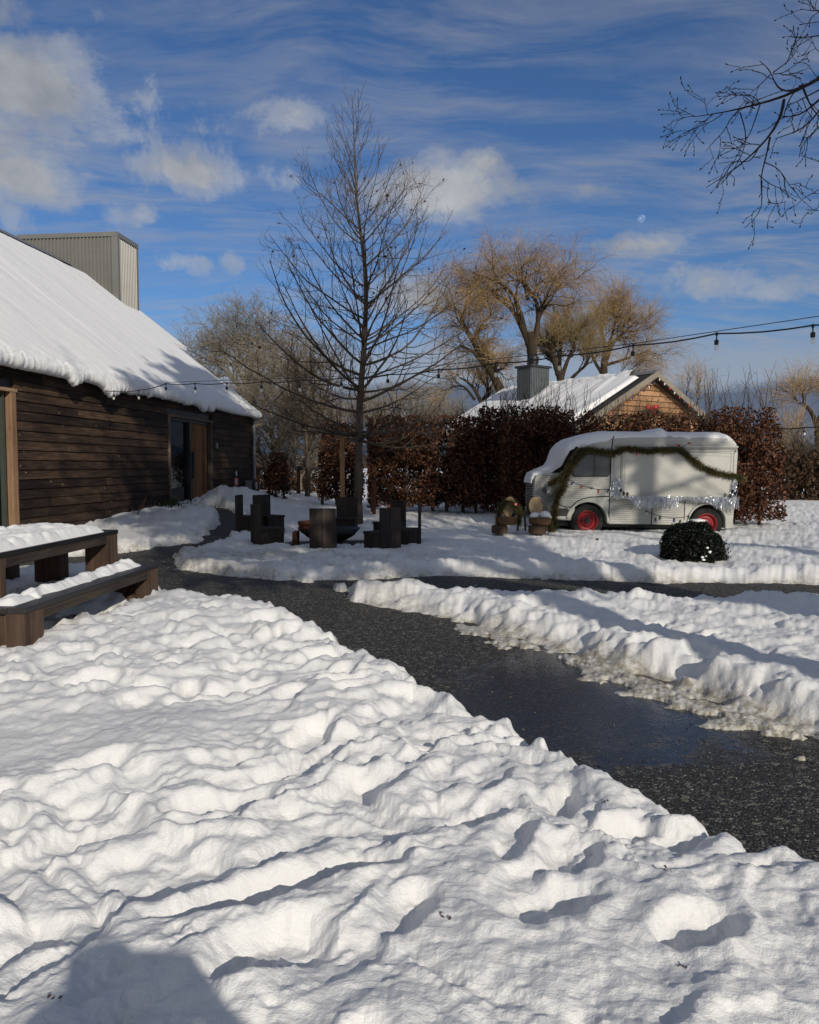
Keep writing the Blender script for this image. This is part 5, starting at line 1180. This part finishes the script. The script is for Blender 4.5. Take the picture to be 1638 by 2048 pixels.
def grey_tree(label, Y, limbs, seed, n=(9, 7, 6, 5), L=(2.4, 1.4, .8, .45), mat='greybark', tw='greytwig', rt=.010, up=.35, ang=.8):
    W_ = lambda p: at(p[0], p[1], Y+(p[2] if len(p) > 2 else 0)); t = thing('bare_tree', label, 'tree', W_(limbs[0][0][0]))
    m = MB(); P, R = poly_tree(m, [([W_(p) for p in pts], r0, r1) for pts, r0, r1 in limbs]); m.build('trunk', M[mat], t, True)
    m = MB(); m2 = MB()
    P1, R1, _ = grow(P[0:], R[0:], n[0], (.3, 1), L[0], ang, up, .22, 7, .5, .02, seed=seed); m.tubes(P1, R1, 5)
    P2, R2, _ = grow(P1, R1, n[1], (.2, 1), L[1], ang, up*.6, .24, 6, .55, rt*1.3, seed=seed+1); m.tubes(P2, R2, 4); m.build('branches', M[mat], t, True)
    P3, R3, _ = grow(P2, R2, n[2], (.2, 1), L[2], ang, .25, .24, 4, .6, rt, seed=seed+2); m2.tubes(P3, R3, 3)
    P4, R4, _ = grow(P3, R3, n[3], (.3, 1), L[3], .8, .2, .2, 3, .7, rt*.75, seed=seed+3); m2.tubes(P4[::2], R4[::2], 3); m2.build('twigs', M[tw], t)
grey_tree('broad grey bare tree behind the barn corner', 38, [([(500, 1000), (498, 900), (500, 830), (497, 770), (495, 730)], .35, .16), ([(498, 800), (470, 760), (445, 735), (425, 715)], .16, .05), ([(498, 790), (480, 740), (470, 700), (450, 680)], .14, .04), ([(497, 770), (510, 720), (520, 690), (515, 672)], .14, .04), ([(500, 850), (530, 800), (545, 760), (550, 720)], .14, .05), ([(497, 740), (480, 705), (485, 680)], .10, .03), ([(500, 880), (450, 830), (420, 790), (408, 750)], .12, .04)], 800, (9, 7, 6, 4), (1.7, 1.2, .75, .42))
grey_tree('mossy grey forked tree between barn corner and hedge', 33, [([(552, 1000), (552, 940), (556, 890), (572, 855)], .20, .12), ([(556, 890), (570, 855), (580, 820), (578, 780), (572, 740)], .12, .04), ([(552, 930), (545, 870), (540, 820), (535, 770)], .12, .04), ([(556, 900), (535, 860), (515, 830), (505, 800)], .10, .03), ([(575, 840), (600, 800), (612, 760), (615, 720)], .08, .03), ([(552, 960), (525, 910), (510, 890)], .08, .03)], 820, (8, 7, 6, 4), (1.5, 1.05, .65, .35))
grey_tree('slim dark many stemmed tree left of the wooden post', 28, [([(615, 1002), (615, 950), (616, 900), (610, 850), (602, 800), (598, 760), (592, 715)], .10, .03), ([(616, 900), (630, 850), (648, 800), (660, 760), (662, 730)], .07, .02), ([(615, 930), (625, 880), (640, 840), (650, 810)], .06, .02), ([(614, 880), (622, 830), (630, 780), (628, 740)], .05, .02), ([(612, 870), (595, 830), (580, 790), (575, 750)], .05, .02)], 840, (8, 6, 5, 3), (1.1, .75, .45, .25), 'bark', 'twig', .007, .5, .55)
grey_tree('pale grey trunked tree leaning behind the left hedge', 31, [([(600, 1000), (598, 950), (590, 900), (586, 870)], .13, .08), ([(590, 900), (588, 860), (595, 820)], .07, .03), ([(600, 960), (620, 920), (630, 890)], .06, .02)], 860, (8, 7, 6, 4), (1.2, .9, .6, .35))
grey_tree('slender grey tree rising just left of the golden wooden post', 32, [([(650, 1000), (648, 950), (652, 900), (660, 850)], .12, .04), ([(650, 930), (640, 890), (636, 860)], .05, .02)], 870, (8, 7, 6, 4), (1.1, .8, .55, .3))
grey_tree('distant grey bare tree seen under the large tree branches', 60, [([(800, 900), (800, 860), (805, 830)], .3, .12), ([(800, 860), (780, 835), (770, 820)], .12, .04), ([(802, 850), (830, 830), (845, 818)], .12, .04)], 880, (8, 6, 5, 4), (1.9, 1.5, 1.0, .6), rt=.014)
grey_tree('small distant bare tree peeking over the hedge left of the cottage', 58, [([(890, 900), (900, 860), (905, 835)], .2, .08), ([(899, 865), (890, 845), (882, 832)], .09, .03)], 884, (9, 6, 5, 4), (1.6, 1.2, .9, .5), rt=.014)
grey_tree('small distant bare tree just right of the large tree trunk', 58, [([(735, 900), (742, 860), (750, 830)], .2, .08), ([(741, 865), (733, 845), (728, 832)], .09, .03)], 886, (9, 6, 5, 4), (1.6, 1.2, .9, .5), rt=.014)
grey_tree('thin bare tree right of the brown column tree by the picture edge', 30, [([(1598, 1020), (1600, 980), (1606, 940), (1612, 905)], .08, .03), ([(1602, 970), (1590, 930), (1588, 900)], .05, .02)], 900, (7, 6, 5, 3), (.9, .6, .4, .25), 'blackbark', 'twig', .007)

# big tree beside / behind the viewer: its limb enters at the upper right, its crown shades the yard
def yard_tree():
    t = thing('overhanging_tree', 'large bare tree whose dark knobbly limb reaches in at the top right', 'tree', (8.6, -1.6, 0))
    Y = 7.4; W_ = lambda px, py, dy=0: at(px, py, Y+dy)
    m = MB(); m2 = MB()
    trunk = [((8.6, -1.6, -.1), (8.5, -1.5, 1.5), (8.4, -1.4, 3.2), (8.2, -1.3, 5.0), (8.1, -1.2, 7.0), (8.0, -1.0, 10.0)), .42, .20]
    big = [(trunk[0], .42, .2), ([(8.4, -1.4, 3.4), (7.6, 1.2, 4.6), (6.6, 4.0, 5.5), (5.6, 6.3, 5.9), tuple(W_(1800, 90)), tuple(W_(1690, 130)), tuple(W_(1638, 158))], .2, .030)]
    P, R = poly_tree(m, big, 10)
    # crown limbs
    ends = [(3, -1, 10), (4.5, 1.8, 10), (6, -4, 10.5), (9, 2.5, 9.5), (11, 0, 10), (7, 1.5, 11.5), (5, -.5, 12), (2.2, .4, 9.5), (13.5, 1.0, 9.0)]
    Pc, Rc = poly_tree(m, [([(8.2, -1.3, 4.5+i*.5), ((8.2+e[0])/2, (-1.3+e[1])/2, (5+i*.5+e[2])/2-.6), e], .16, .05) for i, e in enumerate(ends)], 7)
    P1, R1, _ = grow(Pc, Rc, 9, (.2, 1), 3.0, .75, .3, .2, 7, .5, .03, seed=950); m.tubes(P1, R1, 5)
    P2, R2, _ = grow(P1, R1, 7, (.2, 1), 1.6, .75, .2, .22, 6, .55, .016, seed=951); m2.tubes(P2, R2, 4)
    P3, R3, _ = grow(P2, R2, 5, (.2, 1), .8, .75, .1, .22, 4, .6, .010, seed=952); m2.tubes(P3, R3, 3)
    # visible limb, following the photograph (px, py, depth offset)
    V = [([(1700, 120), (1638, 158), (1610, 172), (1590, 186), (1570, 196), (1540, 202), (1510, 209), (1480, 218), (1445, 227), (1415, 230), (1392, 233)], .032, .005),
         ([(1606, 172), (1585, 183), (1562, 183), (1550, 175), (1546, 158), (1544, 145), (1540, 135), (1519, 122)], .018, .005), ([(1546, 145), (1560, 135), (1580, 120), (1595, 97)], .009, .004), ([(1546, 148), (1562, 147), (1578, 140)], .008, .004), ([(1540, 150), (1525, 165), (1508, 180), (1496, 192)], .008, .004),
         ([(1568, 200), (1565, 225), (1555, 250), (1540, 275), (1515, 300), (1480, 330), (1460, 350), (1440, 355), (1412, 375)], .024, .004), ([(1540, 275), (1535, 300), (1530, 330), (1518, 350), (1516, 370), (1530, 400), (1533, 410), (1522, 425), (1505, 447), (1489, 456)], .014, .004),
         ([(1518, 350), (1535, 365), (1555, 375), (1572, 380)], .008, .004), ([(1530, 325), (1555, 335), (1570, 355), (1580, 375), (1594, 387)], .009, .004), ([(1535, 405), (1555, 408), (1572, 403)], .007, .004), ([(1515, 300), (1500, 325), (1470, 322), (1438, 327)], .009, .004), ([(1480, 225), (1490, 255), (1495, 280), (1485, 310), (1465, 345), (1440, 370)], .010, .004),
         ([(1520, 210), (1510, 240), (1500, 270), (1478, 300), (1442, 296)], .010, .004), ([(1480, 218), (1460, 235), (1450, 262), (1430, 280), (1411, 303)], .009, .004), ([(1445, 227), (1430, 240), (1400, 252), (1375, 263)], .007, .0035), ([(1425, 230), (1405, 245), (1382, 271)], .006, .0035), ([(1392, 233), (1375, 233), (1351, 243)], .005, .0035), ([(1390, 233), (1368, 222)], .005, .0035), ([(1415, 229), (1408, 195)], .005, .0035),
         ([(1510, 209), (1490, 195), (1480, 183)], .007, .0035), ([(1520, 208), (1505, 190), (1480, 190), (1466, 191)], .007, .0035), ([(1638, 200), (1620, 215), (1600, 230), (1575, 235), (1560, 232)], .018, .006), ([(1660, 190), (1625, 240), (1600, 262), (1570, 270), (1550, 278)], .016, .005), ([(1665, 230), (1630, 262), (1610, 280), (1600, 300), (1598, 316)], .012, .004), ([(1607, 178), (1618, 205), (1630, 225), (1645, 240)], .016, .006), ([(1638, 180), (1600, 200), (1575, 212)], .012, .005),
         ([(1700, 60), (1660, 40), (1638, 25), (1622, 12), (1615, 0)], .012, .004), ([(1660, 70), (1630, 72), (1600, 77), (1577, 73)], .012, .004), ([(1650, 20), (1625, 22), (1601, 18)], .008, .004), ([(1650, 110), (1632, 100), (1622, 75)], .006, .003), ([(1660, 380), (1638, 388), (1624, 386)], .006, .003), ([(1660, 415), (1638, 422), (1611, 418)], .008, .003), ([(1645, 165), (1630, 150), (1620, 135)], .007, .003)]
    Pv = []; Rv = []; g = np.random.default_rng(3)
    for k, (pts, r0, r1) in enumerate(V):
        o = (k % 5-2)*.12 if k else 0
        P_ = resample([W_(p[0], p[1], o*min(1, i/2)) for i, p in enumerate(pts)], 12); Pv.append(P_); Rv.append(.62*np.linspace(r0, r1, 12)*g.uniform(.85, 1.15, 12))
    Pv = np.array(Pv); Rv = np.array(Rv); m.tubes(Pv, Rv, 7)
    P4, R4, _ = grow(Pv, Rv, 3, (.3, .98), .24, .8, -.15, .18, 6, .5, .0038, tip=.7, seed=960, side=(.9, (-.25, 0, -.25))); m2.tubes(P4, R4, 5)
    P5, R5, _ = grow(P4, R4, 1, (.3, .95), .15, .75, .1, .2, 5, .8, .0032, tip=.9, seed=961); m2.tubes(P5, R5, 4)
    for A_ in (P4, P5):
        E = A_[:, -1]; D = A_[:, -1]-A_[:, -2]; D /= np.linalg.norm(D, axis=1, keepdims=True)
        B_ = np.stack([E-D*.004, E+D*.006, E+D*.016, E+D*.024], 1); m2.tubes(B_, np.tile(np.array([.003, .0062, .005, .001]), (len(E), 1)), 5)
        Q = A_[:, 2:5].reshape(-1, 3); n_ = g.standard_normal(Q.shape)*.5; n_ /= np.linalg.norm(n_, axis=1, keepdims=True); m2.tubes(np.stack([Q, Q+n_*.006, Q+n_*.014], 1), np.tile(np.array([.0036, .0036, .001]), (len(Q), 1)), 4)
    m.build('trunk', M['blackbark'], t, True); m2.build('branches', M['blackbark'], t)
yard_tree()
def pine(label, x, y, z0, z1, r, n, seed):  # unseen pine added behind the viewer as a shade caster
    g = np.random.default_rng(seed); t = thing('added_shade_pine', label, 'tree', (x, y, 0)); m = MB(); m.tubes(np.array([(x, y, -.1), (x, y, z0), (x, y, z1)]), np.array((.28, .2, .04)), 8)
    a = g.uniform(0, 6.3, 120); zz = g.uniform(z0, z1, 120); L = r*np.sqrt(np.clip(1-((zz-z0)/(z1-z0)-.35)**2/.45, .05, 1)); O = np.stack([x+0*a, y+0*a, zz], 1); E = O+np.stack([np.cos(a)*L, np.sin(a)*L, -.1*L], 1)
    m.tubes(np.stack([O, (O+E)/2, E], 1), np.tile(np.array((.06, .04, .015)), (120, 1)), 4); m.build('trunk', M['bark'], t)
    k = g.integers(0, 120, n); q = g.uniform(.25, 1, (n, 1)); C = O[k]*(1-q)+E[k]*q+g.standard_normal((n, 3))*.16; m = MB(); m.cards(C, g.uniform(.12, .26, n), 1.8); m.build('crown', M['pineleaf'], t)
M['pineleaf'] = leafmat('pine_needles', [(.01, .02, .008), (.03, .045, .018)])
pine('tall broad pine added unseen behind the viewer to shade chairs and barn end', 6.0, -1.6, 6.8, 18, 3.4, 14500, 1)
pine('second pine added unseen behind the viewer to shade the hedge left of the van', 12.9, -.6, 10.6, 14.8, 1.9, 4200, 2)
# ---------------------------------------------------------------- hedges and shrubs
def hedge(label, Y, x0, x1, ztop, zbot, dep, n, name='beech_hedge', cat='hedge', mat='beech', ls=.062, stems=8, whips=40, seed=1, round_=0, whipL=.5):
    """x0,x1 px at depth Y; ztop,zbot px"""
    g = np.random.default_rng(seed); a = at(x0, 950, Y)[0]; b = at(x1, 950, Y)[0]; zt = at(0, ztop, Y)[2]; zb = at(0, zbot, Y)[2]; gz = float(base((a+b)/2, Y))
    t = thing(name, label, cat, ((a+b)/2, Y, gz))
    W_ = b-a; cnt = n; xs_ = g.uniform(a, b, cnt)
    # volume weighted to the surface, uneven faces
    y_ = Y+(g.beta(.45, .45, cnt)-.5)*dep*(1+.22*(fbm(xs_, xs_*0, 1.1, 3, seed)-.5)*2)
    zz = zb+(zt-zb)*g.uniform(0, 1, cnt)**.92
    topn = (fbm(xs_, y_, 1.0, 4, seed+3)-.5)*.85+(fbm(xs_, y_, 4, 2, seed+4)-.5)*.22; botn = (fbm(xs_, y_, 2.2, 3, seed+5)-.5)*.6
    shag = np.where(zz > zt-.35, g.random(cnt) < .55, True)
    keep = shag & (zz < zt+topn) & (zz > zb+botn*.5) & (fbm(xs_*1.0, zz+y_*.7, 2.4, 3, seed+6) > .345)
    if round_:
        c = (a+b)/2; u = np.abs(xs_-c)/(W_/2); vv = (zz-zb)/(zt-zb); keep &= u < (1-.35*np.clip((vv-.45)/.55, 0, 1)**2*round_+.10*(fbm(zz, zz*0, 2, 3, seed+7)-.5)*2)
    C = np.stack([xs_, y_, zz], 1)[keep]
    m = MB(); m.cards(C, g.uniform(.7, 1.3, len(C))*ls, 1.55, curl=.5); m.build('leaves', M[mat], t)
    m = MB(); P0 = []; R0 = []
    for k in range(stems):
        x = a+W_*(k+.5)/stems+g.normal(0, .05); yy = Y+g.normal(0, .06); P0.append(resample([(x, yy, gz-.1), (x+g.normal(0, .03), yy, (gz+zt)*.35), (x+g.normal(0, .1), yy, zt-.1)], 10)); R0.append(np.linspace(.045, .012, 10)*g.uniform(.8, 1.3))
    P0 = np.array(P0); R0 = np.array(R0); m.tubes(P0, R0, 6)
    P1, R1, _ = grow(P0, R0, 16, (.15, 1), min(.7, W_*.4), .9, .5, .2, 6, .4, .008, seed=seed+8); m.tubes(P1, R1, 4)
    P2, R2, _ = grow(P1, R1, 3, (.2, 1), .35, .8, .3, .2, 4, .6, .006, seed=seed+9); m.tubes(P2, R2, 3)
    if whips:
        xs2 = g.uniform(a, b, whips); O = np.stack([xs2, Y+g.uniform(-.3, .3, whips)*dep, np.full(whips, zt-.35)], 1); D = np.stack([g.normal(0, .22, whips), g.normal(0, .15, whips), np.ones(whips)], 1)*(g.uniform(.6, 1.3, (whips, 1))*(.35+whipL)); 
        Pw = np.stack([O, O+D*.35, O+D*.7+g.normal(0, .03, O.shape), O+D+g.normal(0, .06, O.shape)], 1); Rw = np.tile(np.array([.008, .007, .005, .003]), (whips, 1)); m.tubes(Pw, Rw, 4)
        P3, R3, _ = grow(Pw, Rw, 3, (.2, .9), .22, .6, .4, .15, 4, .7, .004, seed=seed+10); m.tubes(P3, R3, 3)
    m.build('branches', M['bark'], t)
hedge('loose brown beech hedge behind the post left of the bare tree', 24.5, 637, 728, 845, 1000, 1.1, 8500, stems=5, whips=22, seed=1001, round_=.8)
hedge('wide copper beech hedge right of the bare tree trunk', 21.5, 736, 965, 832, 1012, 1.1, 24000, stems=8, whips=60, seed=1021, whipL=.25)
hedge('dark tall beech hedge left of the van', 21.9, 960, 1115, 815, 1018, 1.4, 15000, stems=6, whips=26, seed=1041, whipL=.6)
hedge('beech hedge behind the van roof with bare shoots on top', 20.6, 1000, 1180, 822, 1000, 1.2, 13500, stems=6, whips=40, seed=1061, whipL=.55)
hedge('beech hedge behind the van under the cottage gable', 21.0, 1180, 1405, 828, 1000, 1.2, 14500, stems=8, whips=60, seed=1081, whipL=.35)
hedge('bright copper beech column tree at the rear of the van', 18.3, 1396, 1548, 818, 1040, 1.3, 21000, 'beech_tree', 'tree', ls=.052, stems=3, whips=34, seed=1101, round_=1.0, whipL=.75)
hedge('dark distant hedge by the right picture edge', 29, 1545, 1760, 900, 1035, 1.8, 9000, mat='brush', ls=.11, stems=8, whips=20, seed=1121)
hedge('small pyramid of brown beech leaves beside the barn corner', 25, 532, 578, 905, 1000, .8, 2600, 'beech_shrub', 'shrub', ls=.062, stems=2, whips=6, seed=1141, round_=1.2, whipL=.1)
hedge('tangled brown brush behind the rail fence near the barn', 32, 505, 640, 935, 1000, 2.2, 4500, 'brushwood', 'bushes', mat='brush', ls=.08, stems=12, whips=30, seed=1161)
def topiary():
    c = gp(1383, 1130, .02); t = thing('boxwood_bush', 'dark clipped round boxwood bush in the snow in front of the van', 'bush', c)
    g = np.random.default_rng(9); n = 19000; rr = .47
    D = g.standard_normal((n, 3)); D /= np.linalg.norm(D, axis=1, keepdims=True); 
    rad = rr*g.uniform(.55, 1.0, n)**.35*(1+.16*(fbm(D[:, 0]*2+5, D[:, 1]*2+D[:, 2]*2, 2.2, 3, 1201)-.5)*2)
    C = c+np.array((0, 0, .27))+D*rad[:, None]*np.array((1.0, 1.0, .92)); C = C[C[:, 2] > c[2]+.02]
    C2 = c+np.array((.44, -.1, .12))+g.standard_normal((700, 3))*np.array((.06, .06, .11))
    m = MB(); m.cards(np.vstack([C, C2]), g.uniform(.016, .034, len(C)+700), 1.4); m.ell(c+np.array((0, 0, .26)), (.33, .33, .30), 20, 12, .03); m.build('foliage', M['box'], t)
    m = MB(); m.tubes(np.array([c+UP*-.1, c+UP*.2]), np.full(2, .04), 6); m.build('stem', M['blackbark'], t)
    m = MB()
    for _ in range(7):
        a = g.uniform(0, 6.3); z = g.uniform(-.05, .45); q = math.sqrt(max(0, .23-(z-.0)**2)); z = g.uniform(-.12, .1); m = MB(); m.ell(c+np.array((g.uniform(-.12, .12), -.43, .22+z)), (g.uniform(.015, .04), g.uniform(.01, .03), g.uniform(.008, .018)), 8, 6, .2); m.build('snow_patch', M['rsnow'], t, True)
    m = MB(); m.ell(c+np.array((.12, .08, .70)), (.12, .09, .035), 12, 8, .08); m.build('snow_patch', M['rsnow'], t, True)
topiary()
# ---------------------------------------------------------------- cottage behind the hedge
def cottage():
    A0 = np.array((7.55, 24.0, 0)); RD = np.array((-.53, .848, 0)); QD = np.array((.848, .53, 0)); ZR = 4.47; MS = .535; HWc = 3.0; LEN = 7.0
    Z_ = lambda t_, w_, z: A0+RD*t_+QD*w_+UP*z
    t = thing('cottage', 'small cedar clad cottage with a snowy metal roof behind the hedge', 'cottage', A0+RD*3.5)
    # gable boards
    m = MB(); z = .3
    while z < ZR-.12:
        h = .165; wtop = (ZR-.10-(z+h))/MS; w_ = min(HWc-.1, (ZR-.08-z)/MS); wt = min(HWc-.1, max(.02, wtop)); x = -w_; 
        cuts = [-w_]+sorted(g_ for g_ in [random.uniform(-w_, w_)] if abs(g_) < wt)+[w_]
        for a, b in zip(cuts[:-1], cuts[1:]):
            at_, bt = (-wt if a == -w_ else a+.003), (wt if b == w_ else b-.003)
            p = [Z_(.27, a, z), Z_(.27, b, z), Z_(.40, b, z), Z_(.40, a, z), Z_(.31, at_, z+h-.012), Z_(.31, bt, z+h-.012), Z_(.40, bt, z+h-.012), Z_(.40, at_, z+h-.012)]
            m.hexa(np.array(p))
        z += h
    m.build('gable_siding', M['cedar'], t)
    m = MB(); m.poly_prism([Z_(.42, -HWc+.1, -.2), Z_(.42, HWc-.1, -.2), Z_(.42, HWc-.1, ZR-HWc*MS), Z_(.42, 0, ZR-.15), Z_(.42, -HWc+.1, ZR-HWc*MS)], RD*(LEN-.7)); m.build('wall', M['doorwood'], t)
    # roof
    m = MB()
    for s in (-1, 1):
        a = [Z_(0, 0, ZR), Z_(LEN, 0, ZR), Z_(LEN, s*(HWc+.35), ZR-(HWc+.35)*MS), Z_(0, s*(HWc+.35), ZR-(HWc+.35)*MS)]
        m.hexa(np.array([p-UP*.12 for p in a]+a)); 
        n_ = int(LEN/.12)
        for k in range(n_): m.tubes(np.array([Z_(.06+k*.12, s*.02, ZR+.012), Z_(.06+k*.12, s*(HWc+.34), ZR-(HWc+.34)*MS+.012)]), np.full(2, .018), 4, cap=False)
    rf = m.build('roof', M['darkmetal'], t)
    m = MB(); trim = wood('rake_board', (.12, .10, .08), (.30, .26, .21), 'X', 8)
    for s in (-1, 1):
        a = [Z_(-.05, 0, ZR-.16), Z_(-.01, 0, ZR-.16), Z_(-.01, s*(HWc+.38), ZR-.16-(HWc+.38)*MS), Z_(-.05, s*(HWc+.38), ZR-.16-(HWc+.38)*MS)]
        m.hexa(np.array(a+[p+UP*.19 for p in a]))
    m.build('rake_board', trim, rf)
    m = MB(); m.poly_prism([Z_(-.06, -.20, ZR-.06), Z_(-.06, 0, ZR+.06), Z_(-.06, .20, ZR-.06), Z_(-.06, 0, ZR+.02)], RD*(LEN+.1)); m.build('ridge_cap', M['metal'], rf)
    # roof snow: leaves a strip of metal near the ridge and the rake
    nS, nT = 200, 70; u = np.linspace(.22, LEN+.02, nS)[:, None]; v = np.linspace(0, 1, nT)[None]
    top = .42+.16*(fbm(u, u*0, 1.3, 3, 1301)-.5)*2-.25*sm((u-4.5)/1.5)
    w_ = -(top+(HWc+.42-top)*v+(fbm(u, u*0, 3, 3, 1302)-.5)*.12*(v > .98)); th = .15*np.sqrt(np.clip(np.minimum(v/.03, (1-v)/.03), 0, 1))*np.sqrt(np.clip((u-.2)/.12, 0, 1))*(.8+.5*fbm(u*2, w_*.3, 1.6, 3, 1303))
    P = A0+RD*u[..., None]+QD*w_[..., None]+UP*(ZR+.02+w_*MS+th*1.1)[..., None]-QD*th[..., None]*.5
    m = MB(); m.grid(P, flip=True)
    # thin ragged strip along the ridge
    u2 = np.linspace(.9, LEN, 160)[:, None]; v2 = np.linspace(-1, 1, 12)[None]; wd = .13*(.3+1.4*fbm(u2, u2*0, 2.2, 3, 1311)); w2 = -.08+v2*wd
    z2 = ZR+.05-np.abs(w2)*MS+.10*np.sqrt(1-v2**2*.999)*(.5+fbm(u2*2, v2*.3, 2, 2, 1312)); m.grid(A0+RD*u2[..., None]+QD*w2[..., None]+UP*z2[..., None], flip=True)
    m.build('snow_layer', M['rsnow'], t, True)
    # chimney
    ch = thing('roof_chimney', 'square grey ribbed metal chimney with black flue on the cottage roof', 'chimney', Z_(6.0, -.2, 4.3)); ch.parent = None
    C = at(1066, 770, 27.2); zc0 = 3.6; zc1 = at(0, 737, 27.2)[2]
    m = MB(); X = np.array((.93, .37, 0)); Yv = np.array((-.37, .93, 0)); O = np.array((C[0], C[1], 0))
    X2 = np.array((.80, .6, 0)); Y2 = np.array((-.6, .8, 0))
    m.frame(O, X2, Y2, UP, -.44, .44, -.34, .34, zc0, zc1)
    for k in range(11): m.frame(O, X2, Y2, UP, -.43+k*.08, -.40+k*.08, -.362, -.34, zc0, zc1-.002)
    for k in range(8): m.frame(O, X2, Y2, UP, -.462, -.44, -.33+k*.08, -.30+k*.08, zc0, zc1-.002)
    m.build('casing', M['metal2'], ch)
    m = MB(); m.frame(O, X2, Y2, UP, -.50, .50, -.40, .40, zc1, zc1+.07); m.build('cap', M['darkmetal'], ch)
    m = MB(); fz = at(0, 712, 27.2)[2]; m.lathe([(.15, zc1+.06), (.15, zc1+.2), (.19, zc1+.2), (.19, zc1+.27), (.16, zc1+.28), (.16, fz-.12), (.2, fz-.12), (.2, fz-.04), (.12, fz), (0, fz)], O, k=20); m.build('flue', M['black'], ch)
    # christmas bulbs along the rake
    ft = thing('fairy_lights', 'small coloured bulbs strung along the cottage gable edges', 'fairy lights', Z_(-.08, 0, ZR-.2)); m = MB()
    P = [Z_(-.08, s, ZR-.20-abs(s)*MS) for s in np.linspace(-3.2, 3.2, 60)]; m.tubes(np.array(P), np.full(60, .008), 4); m.build('wire', M['black'], ft)
    cc = [plain('pale_bulb', (.75, .75, .7), .2, .5, var=.02), plain('crimson_bulb', (.5, .03, .03), .2, .5, var=.02), plain('navy_bulb', (.05, .07, .2), .2, .5, var=.02)]
    for i, s in enumerate(np.linspace(-3.0, 3.0, 27)):
        m = MB(); m.ell(Z_(-.10, s, ZR-.25-abs(s)*MS), (.025, .025, .04), 8, 6); m.build('bulb', cc[random.choice([0, 0, 1, 2])], ft, True)
    # red bow on the gable
    b = thing('red_bow', 'red ribbon bow on the cottage gable above the van', 'bow', Z_(.2, -.02, 3.0)); c = at(1304, 816, 23.7); m = MB(); rb = plain('red_ribbon', (.5, .02, .025), .5, .4)
    for s in (-1, 1):
        m.ell(c+np.array((s*.10, 0, .02)), (.11, .05, .075), 12, 8, .04); m.tubes(np.array([c, c+np.array((s*.07, 0, -.12)), c+np.array((s*.12, 0, -.24))]), np.array((.02, .035, .03)), 6)
    m.build('loops', rb, b, True)
    m = MB(); m.ell(c, (.045, .05, .045), 10, 8); m.build('knot', rb, b, True)
    # fir roping that the bow sits on
    garland(path_pts([c+np.array((-1.0, -.02, -.5)), c+np.array((-.3, -.02, -.12)), c+np.array((0, .03, -.03)), c+np.array((.3, -.02, -.15)), c+np.array((1.1, .3, -.6))], 40), .16, 2500, 'dark fir roping under the red bow on the cottage gable', c)
cottage()
# stray leaves lying on the snow
def litter():
    g = np.random.default_rng(4); pts = [(1195, 1085), (1283, 1145), (888, 1842), (1210, 1608), (1333, 1757), (105, 2000), (1360, 1943), (1100, 1390)]
    for i, (px, py) in enumerate(pts):
        p = gp(px, py, .15); p[2] = ground_z(p[0], p[1])+.004; m = MB(); m.cards(p[None]+g.standard_normal((3, 3))*np.array((.012, .012, .002)), .012 if i > 1 else .06, 1.4, curl=.3)
        o = m.build('fallen_leaf', M['dryleaf'], None); tag(o, ['curled dead leaf lying on snow in front of the van', 'dead leaf on the snow bank below the boxwood bush', 'tiny dark leaf fragment on foreground snow, largest of the specks', 'dark speck of leaf in snow near the wet path edge', 'dark leaf speck inside a footprint hollow at right foreground', 'dark leaf speck within the photographer shadow at lower left', 'dark leaf speck low in the right foreground snow', 'dark leaf speck near the icy middle of the path'][i], 'leaf', 'dead leaf bits scattered on the snow')
litter()
